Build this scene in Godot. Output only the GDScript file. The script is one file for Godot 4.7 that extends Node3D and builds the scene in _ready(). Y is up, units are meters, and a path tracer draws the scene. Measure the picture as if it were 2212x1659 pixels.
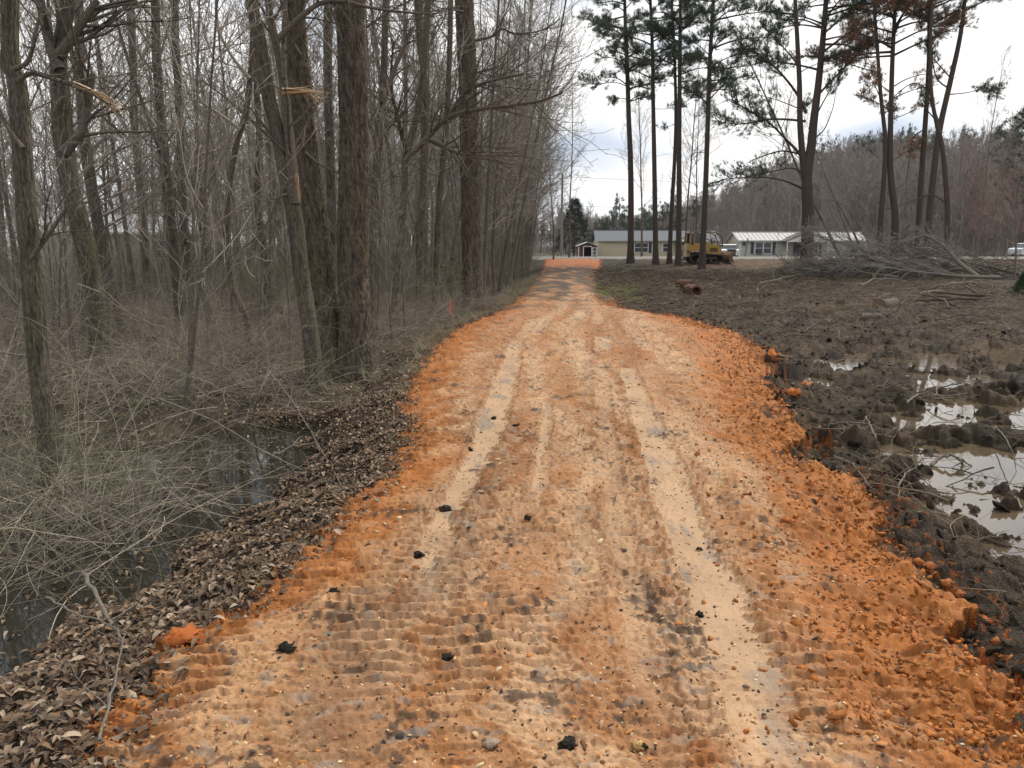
extends Node3D
# A clay haul road running through wet winter woods to a paved road with two single-storey homes.
# Pixels below are read on a 2212 x 1659 view of the photograph; a pixel gives a direction only,
# the distance comes from the ground a thing stands on.

const FOCAL := 1662.5
const PITCH := 0.178
const EYE := Vector3(0.0, 1.65, 0.0)
const CREST := 0.44

class MB:
	var v := PackedVector3Array()
	var n := PackedVector3Array()
	var c := PackedColorArray()
	var ix := PackedInt32Array()

	func tri(a: Vector3, b: Vector3, d: Vector3, col: Color) -> void:
		var nn := (d - a).cross(b - a).normalized()
		var s := v.size()
		v.append(a); v.append(b); v.append(d)
		n.append(nn); n.append(nn); n.append(nn)
		c.append(col); c.append(col); c.append(col)
		ix.append(s); ix.append(s + 1); ix.append(s + 2)

	func quad(a: Vector3, b: Vector3, d: Vector3, e: Vector3, col: Color) -> void:
		var nn := (d - a).cross(b - a).normalized()
		var s := v.size()
		for p in [a, b, d, e]:
			v.append(p); n.append(nn); c.append(col)
		for k in [0, 1, 2, 0, 2, 3]:
			ix.append(s + k)

	# box with chamfer-free faces, in a local basis
	func box(at: Vector3, size: Vector3, col := Color.WHITE, bs := Basis.IDENTITY) -> void:
		var h := size * 0.5
		var p: Array[Vector3] = []
		for k in 8:
			p.append(at + bs * Vector3(h.x if k & 1 else -h.x, h.y if k & 2 else -h.y, h.z if k & 4 else -h.z))
		quad(p[0], p[2], p[3], p[1], col)
		quad(p[4], p[5], p[7], p[6], col)
		quad(p[0], p[4], p[6], p[2], col)
		quad(p[1], p[3], p[7], p[5], col)
		quad(p[2], p[6], p[7], p[3], col)
		quad(p[0], p[1], p[5], p[4], col)

	# side outline (x, y) drawn out along z from z0 to z1
	func prism(outline: PackedVector2Array, z0: float, z1: float, col := Color.WHITE) -> void:
		var k := outline.size()
		for i in k:
			var a := outline[i]
			var b := outline[(i + 1) % k]
			quad(Vector3(a.x, a.y, z0), Vector3(b.x, b.y, z0), Vector3(b.x, b.y, z1), Vector3(a.x, a.y, z1), col)
		var t := Geometry2D.triangulate_polygon(outline)
		for i in range(0, t.size(), 3):
			var a := outline[t[i]]; var b := outline[t[i + 1]]; var d := outline[t[i + 2]]
			tri(Vector3(a.x, a.y, z0), Vector3(b.x, b.y, z0), Vector3(d.x, d.y, z0), col)
			tri(Vector3(a.x, a.y, z1), Vector3(d.x, d.y, z1), Vector3(b.x, b.y, z1), col)

	func tube(pts: PackedVector3Array, rad: PackedFloat32Array, sides: int, col := Color.WHITE, capped := false) -> void:
		var k := pts.size()
		if k < 2:
			return
		var t0 := (pts[1] - pts[0]).normalized()
		var u := t0.cross(Vector3(0.31, 0.17, 0.93)).normalized()
		if u.length_squared() < 0.5:
			u = t0.cross(Vector3.RIGHT).normalized()
		var first := v.size()
		for i in k:
			var t := (pts[mini(i + 1, k - 1)] - pts[maxi(i - 1, 0)]).normalized()
			u = (u - t * u.dot(t)).normalized()
			var w := t.cross(u)
			var r := rad[i]
			for s in sides:
				var a := TAU * s / sides
				var dir := u * cos(a) + w * sin(a)
				v.append(pts[i] + dir * r)
				n.append(dir)
				c.append(col)
		for i in k - 1:
			for s in sides:
				var a := first + i * sides + s
				var b := first + i * sides + (s + 1) % sides
				ix.append(a); ix.append(a + sides); ix.append(b)
				ix.append(b); ix.append(a + sides); ix.append(b + sides)
		if capped:
			for e in [0, k - 1]:
				var mid: int = v.size()
				var nn: Vector3 = (pts[0] - pts[1]).normalized() if e == 0 else (pts[k - 1] - pts[k - 2]).normalized()
				v.append(pts[e]); n.append(nn); c.append(col)
				for s in sides:
					v.append(v[first + e * sides + s]); n.append(nn); c.append(col)
				for s in sides:
					ix.append(mid); ix.append(mid + 1 + s); ix.append(mid + 1 + (s + 1) % sides)

	func add(o: MB, tr: Transform3D) -> void:
		var s := v.size()
		for i in o.v.size():
			v.append(tr * o.v[i])
			n.append((tr.basis * o.n[i]).normalized())
		c.append_array(o.c)
		for i in o.ix:
			ix.append(s + i)

	func mesh() -> ArrayMesh:
		var a := []
		a.resize(Mesh.ARRAY_MAX)
		a[Mesh.ARRAY_VERTEX] = v
		a[Mesh.ARRAY_NORMAL] = n
		a[Mesh.ARRAY_COLOR] = c
		a[Mesh.ARRAY_INDEX] = ix
		var m := ArrayMesh.new()
		m.add_surface_from_arrays(Mesh.PRIMITIVE_TRIANGLES, a)
		return m

var rng := RandomNumberGenerator.new()
var n1 := FastNoiseLite.new()
var nf := FastNoiseLite.new()
var M := {}
var taken := {}

func ns(x: float, y: float) -> float:
	return n1.get_noise_2d(x, y)

func rr(a: float, b: float) -> float:
	return rng.randf_range(a, b)

func sst(a: float, b: float, x: float) -> float:
	var t := clampf((x - a) / (b - a), 0.0, 1.0)
	return t * t * (3.0 - 2.0 * t)

# ---------- naming ----------
func numbered(called: String) -> String:
	if not taken.has(called):
		taken[called] = 0
		return called
	taken[called] += 1
	return "%s_%03d" % [called, taken[called]]

func tag(o: Node, label: String, category := "", group := "", kind := "") -> void:
	o.set_meta("label", label)
	if category: o.set_meta("category", category)
	if group: o.set_meta("group", group)
	if kind: o.set_meta("kind", kind)

func thing(called: String, at: Vector3, label: String, category: String, group := "") -> Node3D:
	var o := Node3D.new()
	o.name = numbered(called)
	add_child(o)
	o.position = at
	tag(o, label, category, group)
	return o

func part(called: String, mb: MB, m: Material, parent: Node) -> MeshInstance3D:
	return piece(called, mb.mesh(), m, parent)

func piece(called: String, me: Mesh, m: Material, parent: Node) -> MeshInstance3D:
	var o := MeshInstance3D.new()
	o.name = called if parent != self else numbered(called)
	o.mesh = me
	o.material_override = m
	parent.add_child(o, true)
	return o

func structure(called: String, mb: MB, m: Material, label: String) -> MeshInstance3D:
	var o := part(called, mb, m, self)
	tag(o, label, "", "", "structure")
	return o

func scatter(called: String, me: Mesh, m: Material, places: Array, label: String, category: String, tints := PackedColorArray(), parent: Node = self) -> MultiMeshInstance3D:
	var mm := MultiMesh.new()
	mm.transform_format = MultiMesh.TRANSFORM_3D
	mm.use_colors = tints.size() > 0
	mm.mesh = me
	mm.instance_count = places.size()
	for i in places.size():
		mm.set_instance_transform(i, places[i])
		if tints.size() > 0:
			mm.set_instance_color(i, tints[i % tints.size()])
	var o := MultiMeshInstance3D.new()
	o.name = numbered(called) if parent == self else called
	o.multimesh = mm
	o.material_override = m
	parent.add_child(o, true)
	tag(o, label, category, "", "stuff")
	return o

func copy(o: Node3D, at: Vector3, bs: Basis, label := "") -> Node3D:
	var c: Node3D = o.duplicate()
	c.name = numbered(String(o.get_meta("stem")))
	add_child(c)
	c.transform = Transform3D(bs, at)
	if label: c.set_meta("label", label)
	return c

# ---------- pixels to places ----------
func ray(px: float, py: float) -> Vector3:
	var f := Vector3(0, -sin(PITCH), -cos(PITCH))
	var up := Vector3(0, cos(PITCH), -sin(PITCH))
	return f + Vector3.RIGHT * ((px - 1106.0) / FOCAL) + up * ((829.5 - py) / FOCAL)

func on_plane(px: float, py: float, y: float) -> Vector3:
	var r := ray(px, py)
	return EYE + r * ((y - EYE.y) / r.y)

func at_dist(px: float, py: float, d: float) -> Vector3:
	var r := ray(px, py)
	return EYE + r * (d / -r.z)

# on the ground that stands at distance d under pixel column px
func ground_at(px: float, d: float) -> Vector3:
	var p := at_dist(px, 531.0, d)
	return Vector3(p.x, height(p.x, d), -d)

func on_ground(px: float, py: float) -> Vector3:
	var y := -0.3
	var p := Vector3.ZERO
	for i in 5:
		p = on_plane(px, py, y)
		y = lerpf(y, height(p.x, -p.z), 0.8)
	return Vector3(p.x, height(p.x, -p.z), p.z)

# ---------- materials ----------
func noise_tex(freq: float, octaves: int, lo: Color, hi: Color, size := 512, kind := FastNoiseLite.TYPE_SIMPLEX_SMOOTH, sd := 1, mid := -1.0) -> NoiseTexture2D:
	var f := FastNoiseLite.new()
	f.noise_type = kind
	f.frequency = freq
	f.fractal_octaves = octaves
	f.seed = sd
	var t := NoiseTexture2D.new()
	t.width = size
	t.height = size
	t.seamless = true
	t.noise = f
	var g := Gradient.new()
	g.set_color(0, lo)
	g.set_color(1, hi)
	if mid >= 0.0:
		g.add_point(mid, lo.lerp(hi, 0.35))
	t.color_ramp = g
	return t

func mat(called: String, lin: Color, rough: float, vc := true) -> StandardMaterial3D:
	var m := StandardMaterial3D.new()
	m.resource_name = called
	m.albedo_color = lin.linear_to_srgb()
	m.roughness = rough
	m.vertex_color_use_as_albedo = vc
	m.cull_mode = BaseMaterial3D.CULL_DISABLED
	M[called] = m
	return m

func grain(m: StandardMaterial3D, tex: Texture2D, scale: Vector3, bump: Texture2D = null, depth := 0.0, world := true) -> void:
	m.albedo_texture = tex
	m.uv1_triplanar = true
	m.uv1_world_triplanar = world
	m.uv1_scale = scale
	if bump:
		m.heightmap_enabled = true
		m.heightmap_texture = bump
		m.heightmap_scale = depth

func make_materials() -> void:
	var g := func(a: float) -> Color: return Color(a, a, a)
	var fine := noise_tex(0.06, 5, g.call(0.62), g.call(1.0), 512)
	var finer := noise_tex(0.11, 4, g.call(0.0), g.call(1.0), 512, FastNoiseLite.TYPE_SIMPLEX_SMOOTH, 3)
	var cells := noise_tex(0.05, 3, g.call(0.0), g.call(1.0), 512, FastNoiseLite.TYPE_CELLULAR, 5)
	var bark := noise_tex(0.03, 5, g.call(0.45), g.call(1.0), 512, FastNoiseLite.TYPE_SIMPLEX_SMOOTH, 9)
	var barkh := noise_tex(0.03, 5, g.call(0.0), g.call(1.0), 512, FastNoiseLite.TYPE_SIMPLEX_SMOOTH, 9)
	var m := mat("clay", Color.WHITE, 0.82)
	grain(m, noise_tex(0.06, 5, g.call(0.80), g.call(1.0), 512), Vector3(2.6, 2.6, 2.6), finer, 0.2)
	m.metallic_specular = 0.35
	m = mat("mud", Color.WHITE, 1.0)
	m.metallic_specular = 0.22
	grain(m, fine, Vector3(1.7, 1.7, 1.7), finer, 1.7)
	m.roughness_texture = noise_tex(0.02, 4, g.call(0.5), g.call(1.0), 512, FastNoiseLite.TYPE_SIMPLEX_SMOOTH, 12)
	m = mat("litter", Color.WHITE, 0.9)
	grain(m, fine, Vector3(3.1, 3.1, 3.1), cells, 1.6)
	m.metallic_specular = 0.3
	for b in [["bark_grey", Color(0.255, 0.218, 0.175)], ["bark_brown", Color(0.28, 0.228, 0.178)], ["bark_pine", Color(0.16, 0.122, 0.098)], ["bark_pale", Color(0.38, 0.33, 0.27)]]:
		m = mat(b[0], b[1], 0.92)
		grain(m, bark, Vector3(5.0, 0.9, 5.0), barkh, 1.2, false)
		m.metallic_specular = 0.25
	m = mat("twig", Color(0.255, 0.222, 0.185), 0.85)
	m.metallic_specular = 0.3
	m = mat("far_twig", Color(0.24, 0.205, 0.18), 0.9)
	m = mat("leaf", Color.WHITE, 0.8)
	m.metallic_specular = 0.3
	m = mat("needle", Color.WHITE, 0.7)
	m.metallic_specular = 0.3
	m.backlight_enabled = true
	m.backlight = Color(0.25, 0.3, 0.2)
	m = mat("paint", Color.WHITE, 0.55)
	m = mat("metal", Color.WHITE, 0.45)
	m.metallic = 0.2
	m = mat("plain", Color.WHITE, 0.85)
	grain(m, fine, Vector3(1.3, 1.3, 1.3), null, 0.0)
	m = mat("splinter", Color.WHITE, 0.8)
	m = mat("window_glass", Color(0.05, 0.06, 0.07), 0.08, false)
	m = mat("pool_water", Color(0.020, 0.018, 0.013), 0.03, false)
	m.metallic_specular = 0.5
	m = mat("puddle_water", Color(0.10, 0.074, 0.046), 0.04, false)
	m.metallic_specular = 0.7
	m = mat("asphalt", Color(0.30, 0.28, 0.25), 0.9, false)
	grain(m, fine, Vector3(2, 2, 2))
	m = mat("bud", Color(0.24, 0.135, 0.115), 0.85)

# ---------- the lie of the land ----------
var edge_tab: Array[Vector2] = []       # (left x, right x) of the clay every 0.2 m
var strip_tab: Array = []               # smooth blade-scraped strips: {d0, d1, xl[], xr[]}
var pools: Array[PackedVector2Array] = []
var puddles: Array[PackedVector2Array] = []
var pool_box: Array[Rect2] = []
var puddle_box: Array[Rect2] = []
const POOL_LEVEL := -0.42
const PUDDLE_LEVEL := -0.36
const D0 := 1.7
const D1 := 73.0

func table(rows: Array, y: float) -> PackedFloat32Array:
	# rows of pixels from near to far -> x at every 0.2 m of distance
	var ds := PackedFloat32Array()
	var xs := PackedFloat32Array()
	for r in rows:
		var p := on_plane(r[0], r[1], y)
		if ds.is_empty() or -p.z > ds[ds.size() - 1] + 0.02:
			ds.append(-p.z)
			xs.append(p.x)
	var out := PackedFloat32Array()
	for i in 400:
		var d := i * 0.2
		var k := 0
		while k < ds.size() - 2 and ds[k + 1] < d:
			k += 1
		var t := (d - ds[k]) / (ds[k + 1] - ds[k])
		if d < ds[0]: t = maxf(t, -1.5)
		t = minf(t, 1.0)
		out.append(lerpf(xs[k], xs[k + 1], t))
	return out

func poly(px: Array, y: float) -> PackedVector2Array:
	var out := PackedVector2Array()
	for p in px:
		var q := on_plane(p[0], p[1], y)
		out.append(Vector2(q.x, -q.z))
	return out

func box_of(p: PackedVector2Array, grow: float) -> Rect2:
	var b := Rect2(p[0], Vector2.ZERO)
	for q in p:
		b = b.expand(q)
	return b.grow(grow)

func sd_poly(p: Vector2, q: PackedVector2Array) -> float:
	var best := 1e9
	var inside := false
	var k := q.size()
	var j := k - 1
	for i in k:
		var a := q[j]
		var b := q[i]
		var e := b - a
		var w := p - a
		var t := clampf(w.dot(e) / e.length_squared(), 0.0, 1.0)
		best = minf(best, (w - e * t).length_squared())
		if (a.y > p.y) != (b.y > p.y) and p.x < e.x * (p.y - a.y) / e.y + a.x:
			inside = not inside
		j = i
	return -sqrt(best) if inside else sqrt(best)

func read_land() -> void:
	var l := table([[195, 1659], [300, 1500], [365, 1390], [520, 1320], [620, 1240], [700, 1150], [790, 1075], [860, 990], [885, 930], [872, 870], [905, 815], [945, 750], [1000, 705], [1080, 675], [1130, 640], [1160, 605], [1178, 575], [1184, 563]], -0.06)
	var r := table([[2290, 1659], [2212, 1525], [2130, 1420], [2010, 1250], [1905, 1115], [1870, 1055], [1740, 985], [1722, 920], [1690, 870], [1650, 825], [1655, 765], [1600, 722], [1480, 688], [1345, 668], [1320, 640], [1292, 625], [1284, 600], [1298, 575], [1300, 563]], -0.16)
	for i in l.size():
		edge_tab.append(Vector2(l[i], r[i]))
	# the pale strips where a blade or a wheel ironed the clay: left side, right side, first and last row
	for s in [
		[[[880, 1240], [930, 1130], [1010, 985], [1050, 870], [1105, 738]], [[968, 1240], [1000, 1110], [1085, 960], [1120, 840], [1131, 738]], 1.0],
		[[[1140, 1105], [1160, 980], [1176, 878]], [[1188, 1105], [1192, 980], [1196, 878]], 0.9],
		[[[1602, 1659], [1580, 1590], [1530, 1400], [1470, 1240], [1430, 1130], [1400, 1030], [1365, 900], [1340, 798]], [[1780, 1659], [1745, 1570], [1690, 1430], [1620, 1290], [1570, 1200], [1520, 1100], [1475, 1000], [1420, 890], [1376, 798]], 1.0],
		[[[1400, 1659], [1350, 1400], [1318, 1200], [1300, 1040], [1292, 900], [1290, 830]], [[1520, 1659], [1440, 1400], [1385, 1200], [1350, 1040], [1325, 900], [1316, 830]], 0.5],
		[[[1285, 760], [1285, 728]], [[1326, 760], [1322, 728]], 0.9],
		[[[1250, 756], [1252, 732]], [[1267, 756], [1268, 732]], 0.7],
		[[[1268, 806], [1272, 794]], [[1318, 806], [1316, 794]], 0.8],
		[[[1150, 720], [1175, 688]], [[1178, 720], [1196, 688]], 0.7],
		[[[1275, 700], [1285, 672]], [[1312, 700], [1300, 672]], 0.6],
		[[[1110, 735], [1140, 690]], [[1140, 735], [1165, 690]], 0.55]]:
		var near := on_plane(s[0][0][0], s[0][0][1], 0.0)
		var far := on_plane(s[0][-1][0], s[0][-1][1], 0.0)
		strip_tab.append({"d0": -near.z, "d1": -far.z, "l": table(s[0], 0.0), "r": table(s[1], 0.0), "w": s[2]})
	for p in [
		[[-260, 1010], [0, 985], [200, 975], [380, 955], [560, 925], [680, 935], [690, 985], [620, 1050], [560, 1110], [440, 1185], [340, 1258], [170, 1370], [-60, 1480], [-400, 1500]],
		[[330, 700], [420, 684], [540, 688], [660, 700], [640, 735], [540, 750], [380, 748]],
		[[-200, 760], [60, 745], [200, 760], [150, 800], [-100, 820]]]:
		pools.append(poly(p, POOL_LEVEL))
	for p in [
		[[1895, 940], [1925, 905], [2010, 880], [2110, 850], [2135, 875], [2070, 925], [1990, 945]],
		[[1960, 965], [2040, 985], [2100, 962], [2260, 1000], [2270, 1085], [2110, 1075], [2000, 1062]],
		[[1990, 1085], [2050, 1100], [2080, 1150], [2010, 1130]],
		[[2085, 1135], [2160, 1105], [2280, 1110], [2290, 1210], [2150, 1165]],
		[[1690, 832], [1760, 815], [1790, 835], [1730, 855]],
		[[1770, 790], [1830, 775], [1905, 745], [1960, 735], [1900, 770], [1830, 805]],
		[[1930, 790], [1990, 768], [2100, 770], [2060, 805], [1960, 812]],
		[[1738, 930], [1760, 935], [1772, 975], [1748, 978]],
		[[2010, 830], [2110, 810], [2170, 830], [2110, 845]],
		[[2150, 880], [2280, 850], [2290, 900], [2180, 920]],
		[[1690, 660], [1900, 655], [1960, 668], [1780, 680]],
		[[1560, 645], [1720, 640], [1700, 655], [1600, 660]],
		[[2120, 760], [2280, 745], [2280, 790], [2150, 800]]]:
		puddles.append(poly(p, PUDDLE_LEVEL))
	for p in pools: pool_box.append(box_of(p, 1.2))
	for p in puddles: puddle_box.append(box_of(p, 0.7))

func edges(d: float) -> Vector2:
	var f := clampf(d / 0.2, 0.0, 398.0)
	var i := int(f)
	return edge_tab[i].lerp(edge_tab[i + 1], f - i)

func rise(d: float) -> float:
	return CREST * sst(60.0, 71.5, d)

var kind_here := 0          # 0 woods floor, 1 clay, 2 churned mud
var col_here := Color.WHITE

func height(x: float, d: float) -> float:
	if d > D1:
		return land_far(x, d)
	return land(x, d, edges(d), 0.0)

func land_far(x: float, d: float) -> float:
	var y := CREST - 0.65 * sst(80.0, 92.0, d)
	var hill := sst(112.0, 260.0, d) * (sst(0.14, 0.5, x / d) * 25.0 + 0.6)
	return y + hill + ns(x * 0.02, d * 0.02) * 1.2 * sst(100.0, 160.0, d)

# cell: spacing of the sheet here; finer relief than that is left out
func land(x: float, d: float, e: Vector2, cell: float) -> float:
	var wob := 0.11 * ns(d * 2.1, 3.0) + 0.05 * ns(d * 9.0, 7.0) + 0.03 * ns(d * 26.0 + x * 8.0, 9.0)
	var xl := e.x + wob
	var xr := e.y + 0.16 * ns(d * 1.7, 13.0) + 0.07 * ns(d * 7.0, 17.0 + x) + 0.03 * ns(d * 23.0, x * 11.0)
	var up := rise(d)
	if x < xl:
		kind_here = 0
		var t := xl - x
		var h := up - 0.05 - 0.27 * sst(0.0, 1.1, t) * (1.0 - sst(55.0, 68.0, d) * 0.7)
		h += 0.05 * ns(x * 0.7, d * 0.7) + 0.025 * ns(x * 3.1, d * 3.1) + 0.012 * ns(x * 11.0, d * 11.0) * sst(0.1, 0.03, cell)
		var p := Vector2(x, d)
		for i in pools.size():
			if pool_box[i].has_point(p):
				h -= 0.3 * sst(0.35, -0.5, sd_poly(p, pools[i]) + 0.25 * ns(x * 1.3, d * 1.3 + 40.0) + 0.08 * ns(x * 5.0, d * 5.0))
		var v := 0.8 + 0.45 * ns(x * 1.9, d * 1.9 + 5.0) + 0.25 * ns(x * 9.0, d * 9.0)
		col_here = Color(0.105 * v, 0.079 * v, 0.056 * v)
		# crumbs of clay spilled past the edge
		if t < 0.22 and ns(x * 31.0, d * 31.0 + 90.0) + 0.5 * ns(x * 9.0, d * 9.0) > 0.1 + t * 3.6:
			col_here = Color(0.33, 0.11, 0.03)
			h += 0.006
		return h
	if x > xr:
		kind_here = 2
		var t := x - xr
		var far := sst(18.0, 42.0, d)
		var h := up - (0.2 + 0.10 * sst(0.0, 0.8, t)) * (1.0 - 0.8 * sst(58.0, 71.0, d))
		h += (0.10 - 0.05 * far) * ns(x * 0.9, d * 0.9 + 31.0) + 0.036 * (1.0 - 0.5 * far) * absf(ns(x * 2.6, d * 2.6 + 11.0)) + 0.022 * ns(x * 6.5, d * 6.5) + 0.03 * ns(x * 3.4, d * 3.4 + 61.0)
		h += 0.014 * ns(x * 15.0, d * 15.0) * sst(0.1, 0.03, cell) + 0.010 * ns(x * 34.0, d * 34.0) * sst(0.05, 0.015, cell)
		# the torn lip of black soil along the clay
		h += 0.11 * exp(-pow((t - 0.35) / 0.22, 2.0)) * clampf(0.4 + 1.4 * ns(d * 1.4, 55.0), 0.0, 1.0) * (1.0 - far)
		var p := Vector2(x, d)
		for i in puddles.size():
			if puddle_box[i].has_point(p):
				var s := sd_poly(p, puddles[i])
				h -= (0.15 if i < 4 else 0.19) * sst(0.42, -0.2, s + 0.42 * ns(x * 2.3, d * 2.3 + 70.0) + 0.22 * ns(x * 6.0, d * 6.0) + 0.1 * ns(x * 16.0, d * 16.0))
		var v := 0.85 + 0.5 * ns(x * 1.3, d * 1.3 + 15.0) + 0.4 * ns(x * 7.0, d * 7.0 + 2.0)
		var a := Color(0.082, 0.063, 0.046)
		var b := Color(0.155, 0.113, 0.074)
		var dry := clampf(0.25 + 0.65 * ns(x * 0.6, d * 0.6 + 77.0) + 0.25 * ns(x * 4.0, d * 4.0 + 8.0), 0.0, 1.0)
		col_here = a.lerp(b, dry) * v
		if d > 44.0:
			var char := sst(0.05, 0.3, ns(x * 0.22, d * 0.45 + 9.0) + 0.2 * ns(x * 1.2, d * 1.2))
			col_here = col_here.lerp(Color(0.018, 0.016, 0.015), char * 0.8)
			var leafy := sst(60.0, 66.0, d) * sst(8.0, 16.0, x)
			col_here = col_here.lerp(Color(0.21, 0.125, 0.075) * v, leafy * 0.8)
		if t < 0.35 and ns(x * 29.0, d * 29.0 + 90.0) + 0.6 * ns(x * 8.0, d * 8.0) > 0.1 + t * 2.4:
			col_here = Color(0.36, 0.105, 0.024)
			h += 0.008
		col_here.a = 1.0
		return h
	kind_here = 1
	var h := up
	var w := xr - xl
	var flank := sst(xr - minf(1.15, w * 0.28), xr, x)
	var lflank := sst(xl + 0.5, xl, x)
	h -= 0.20 * flank + 0.05 * lflank
	# colour from the loosest to the most ironed clay
	var q := (x - xl) / maxf(w, 0.5)
	var big := ns(x * 0.8, d * 0.5 + 21.0)
	var midn := ns(x * 3.5, d * 2.2 + 4.0)
	var fin := ns(x * 22.0, d * 22.0)
	var loose := Color(0.405, 0.145, 0.034)
	var lane_c := Color(0.48, 0.262, 0.125)
	var packed := Color(0.545, 0.36, 0.215)
	var greyc := Color(0.31, 0.255, 0.205)
	var dark := Color(0.16, 0.065, 0.024)
	var edge_mix := maxf(sst(0.70, 0.86, q + 0.05 * midn), sst(0.17, 0.06, q + 0.05 * midn + 0.10 * sst(4.0, 2.5, d)))
	var c := lane_c.lerp(loose, edge_mix)
	c = c.lerp(loose, clampf(0.2 + 0.9 * big, 0.0, 1.0) * 0.4)
	c = c.lerp(packed, clampf(0.2 + 0.9 * ns(x * 1.1, d * 0.35 + 61.0), 0.0, 1.0) * 0.55 * (1.0 - edge_mix))
	# strips
	var iron := 0.0
	for s in strip_tab:
		if d > s.d0 - 0.4 and d < s.d1 + 0.1:
			var i := clampi(int(d / 0.2), 0, 398)
			var f := d / 0.2 - i
			var a: float = lerpf(s.l[i], s.l[i + 1], f) + 0.012 * ns(d * 6.0, 31.0) + 0.008 * ns(d * 30.0, x * 5.0)
			var b: float = lerpf(s.r[i], s.r[i + 1], f) + 0.015 * ns(d * 5.0, 47.0) + 0.01 * ns(d * 30.0, x * 5.0 + 9.0)
			if x > a and x < b:
				var tooth := 0.05 * maxf(0.0, 0.4 + sin(TAU * d / 0.087 + 6.0 * ns(d * 2.0, 8.0)) + midn)
				var k: float = s.w * sst(s.d0 - 0.4, s.d0 + 0.8, d + 0.5 * midn + 0.2 * fin) * sst(0.0, 0.015, minf(x - a + 0.015, b - x - tooth * 0.8) - maxf(0.0, (1.0 - s.w) * 0.10 * (fin + midn)))
				iron = maxf(iron, k)
			elif absf(x - a) < 0.05 or absf(x - b) < 0.04:
				h += 0.01 * sst(s.d0, s.d0 + 0.3, d)
	# the grey lane of older track left of the first strip
	var gl := exp(-pow((q - 0.235 + 0.02 * sst(3.0, 9.0, d)) / 0.055, 2.0)) * sst(9.5, 6.0, d + 0.8 * midn)
	c = c.lerp(Color(0.15, 0.105, 0.07), clampf(gl * (0.8 + 0.5 * midn), 0.0, 0.9))
	# dark crumb lines thrown up between the tracks
	for m in [[0.485, 0.022, 0.75], [0.60, 0.028, 0.85], [0.40, 0.012, 0.4], [0.30, 0.012, 0.35]]:
		var cr: float = exp(-pow((q - m[0] + 0.012 * ns(d * 0.9, m[0] * 90.0)) / m[1], 2.0)) * m[2]
		c = c.lerp(Color(0.23, 0.075, 0.02), clampf(cr * (0.75 + 0.6 * fin), 0.0, 0.9) * sst(26.0, 12.0, d))
		h += 0.016 * cr * (0.6 + 0.7 * fin)
	# crawler treads: cross bars about every 0.11 m in lanes of their own phase
	var lane := q * w / 0.34 + 0.12 * ns(d * 0.4, 77.0) + 0.35 * ns(q * w * 0.9, 5.0)
	var li := floorf(lane)
	var lf := lane - li
	var phase := fposmod(sin(li * 12.9898) * 43758.5, 1.0)
	var turn_ := (d / 0.087 + phase + 0.25 * ns(x * 3.0 + li * 9.0, d * 1.3) + 0.10 * ns(x * 9.0, d * 4.0) + (lf - 0.5) * (phase - 0.5) * 0.6 + 0.10 * absf(lf - 0.5))
	var clear := clampf(0.9 + 0.8 * ns(x * 1.1 + 50.0, d * 0.7), 0.35, 1.0) * (1.0 - 0.4 * sst(3.2, 2.3, d)) * sst(0.055, 0.03, cell * 0.8)
	# some lanes were smeared pale by the last pass, others left loose
	var tone := fposmod(sin(li * 78.233 + 3.0) * 9631.7, 1.0) + 0.35 * ns(q * w * 2.0, d * 0.3 + 410.0)
	var lane_edge := sst(0.0, 0.12, minf(lf, 1.0 - lf) + 0.05 * fin)
	c = c.lerp(packed, sst(0.5, 0.9, tone) * 0.55 * lane_edge * (1.0 - edge_mix) * (1.0 - iron))
	c = c.lerp(Color(0.30, 0.115, 0.035), sst(0.5, 0.1, tone) * 0.5 * lane_edge * (1.0 - edge_mix) * (1.0 - iron))
	# crumbs squeezed up in a line where two passes meet
	var seam := (1.0 - sst(0.02, 0.15, minf(lf, 1.0 - lf) + 0.06 * fin)) * (1.0 - iron) * (1.0 - 0.8 * edge_mix) * clampf(0.55 + 0.9 * ns(li * 7.0, d * 0.5 + 88.0), 0.0, 1.0)
	h += 0.010 * seam * (0.7 + 0.8 * fin)
	# each pad leaves a step: sharp on the near side, sloping off behind
	var saw := turn_ - floorf(turn_)
	var bar := sst(0.0, 0.17, saw) * (1.0 - 0.75 * saw)
	h += (bar - 0.4) * 0.050 * clear * (0.25 + 0.75 * lane_edge) * (1.0 - 0.9 * iron) * (1.0 - 0.35 * flank)
	# pads smeared the clay pale; the crumbs broken off between them stay loose and dark
	var streak := ns(q * w * 5.0, d * 0.22 + 300.0)
	c = c.lerp(packed, clampf(0.25 + 0.5 * streak, 0.0, 0.8) * clear * (1.0 - 0.85 * edge_mix) * (1.0 - iron))
	c = c.lerp(Color(0.20, 0.078, 0.028), sst(0.30, 0.7, 0.5 * ns(x * 14.0, d * 27.0 + 71.0) + 0.4 * fin + 0.3 * ns(x * 60.0, d * 40.0)) * 0.7 * clear * (1.0 - iron))
	c = c.lerp(Color(0.30, 0.12, 0.04), sst(0.3, 0.65, -streak + 0.3 * fin) * 0.55 * (1.0 - iron) * (1.0 - edge_mix) * sst(30.0, 14.0, d))
	h += (0.010 * midn + 0.005 * ns(x * 9.0, d * 9.0) + (0.004 * fin + 0.003 * ns(x * 47.0, d * 47.0)) * sst(0.06, 0.015, cell)) * (1.0 - 0.95 * iron)
	c = c.lerp(Color(0.25, 0.088, 0.026), edge_mix * sst(0.1, 0.55, ns(x * 1.7, d * 1.7 + 500.0) + 0.4 * ns(x * 8.0, d * 8.0)) * 0.55)
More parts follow.
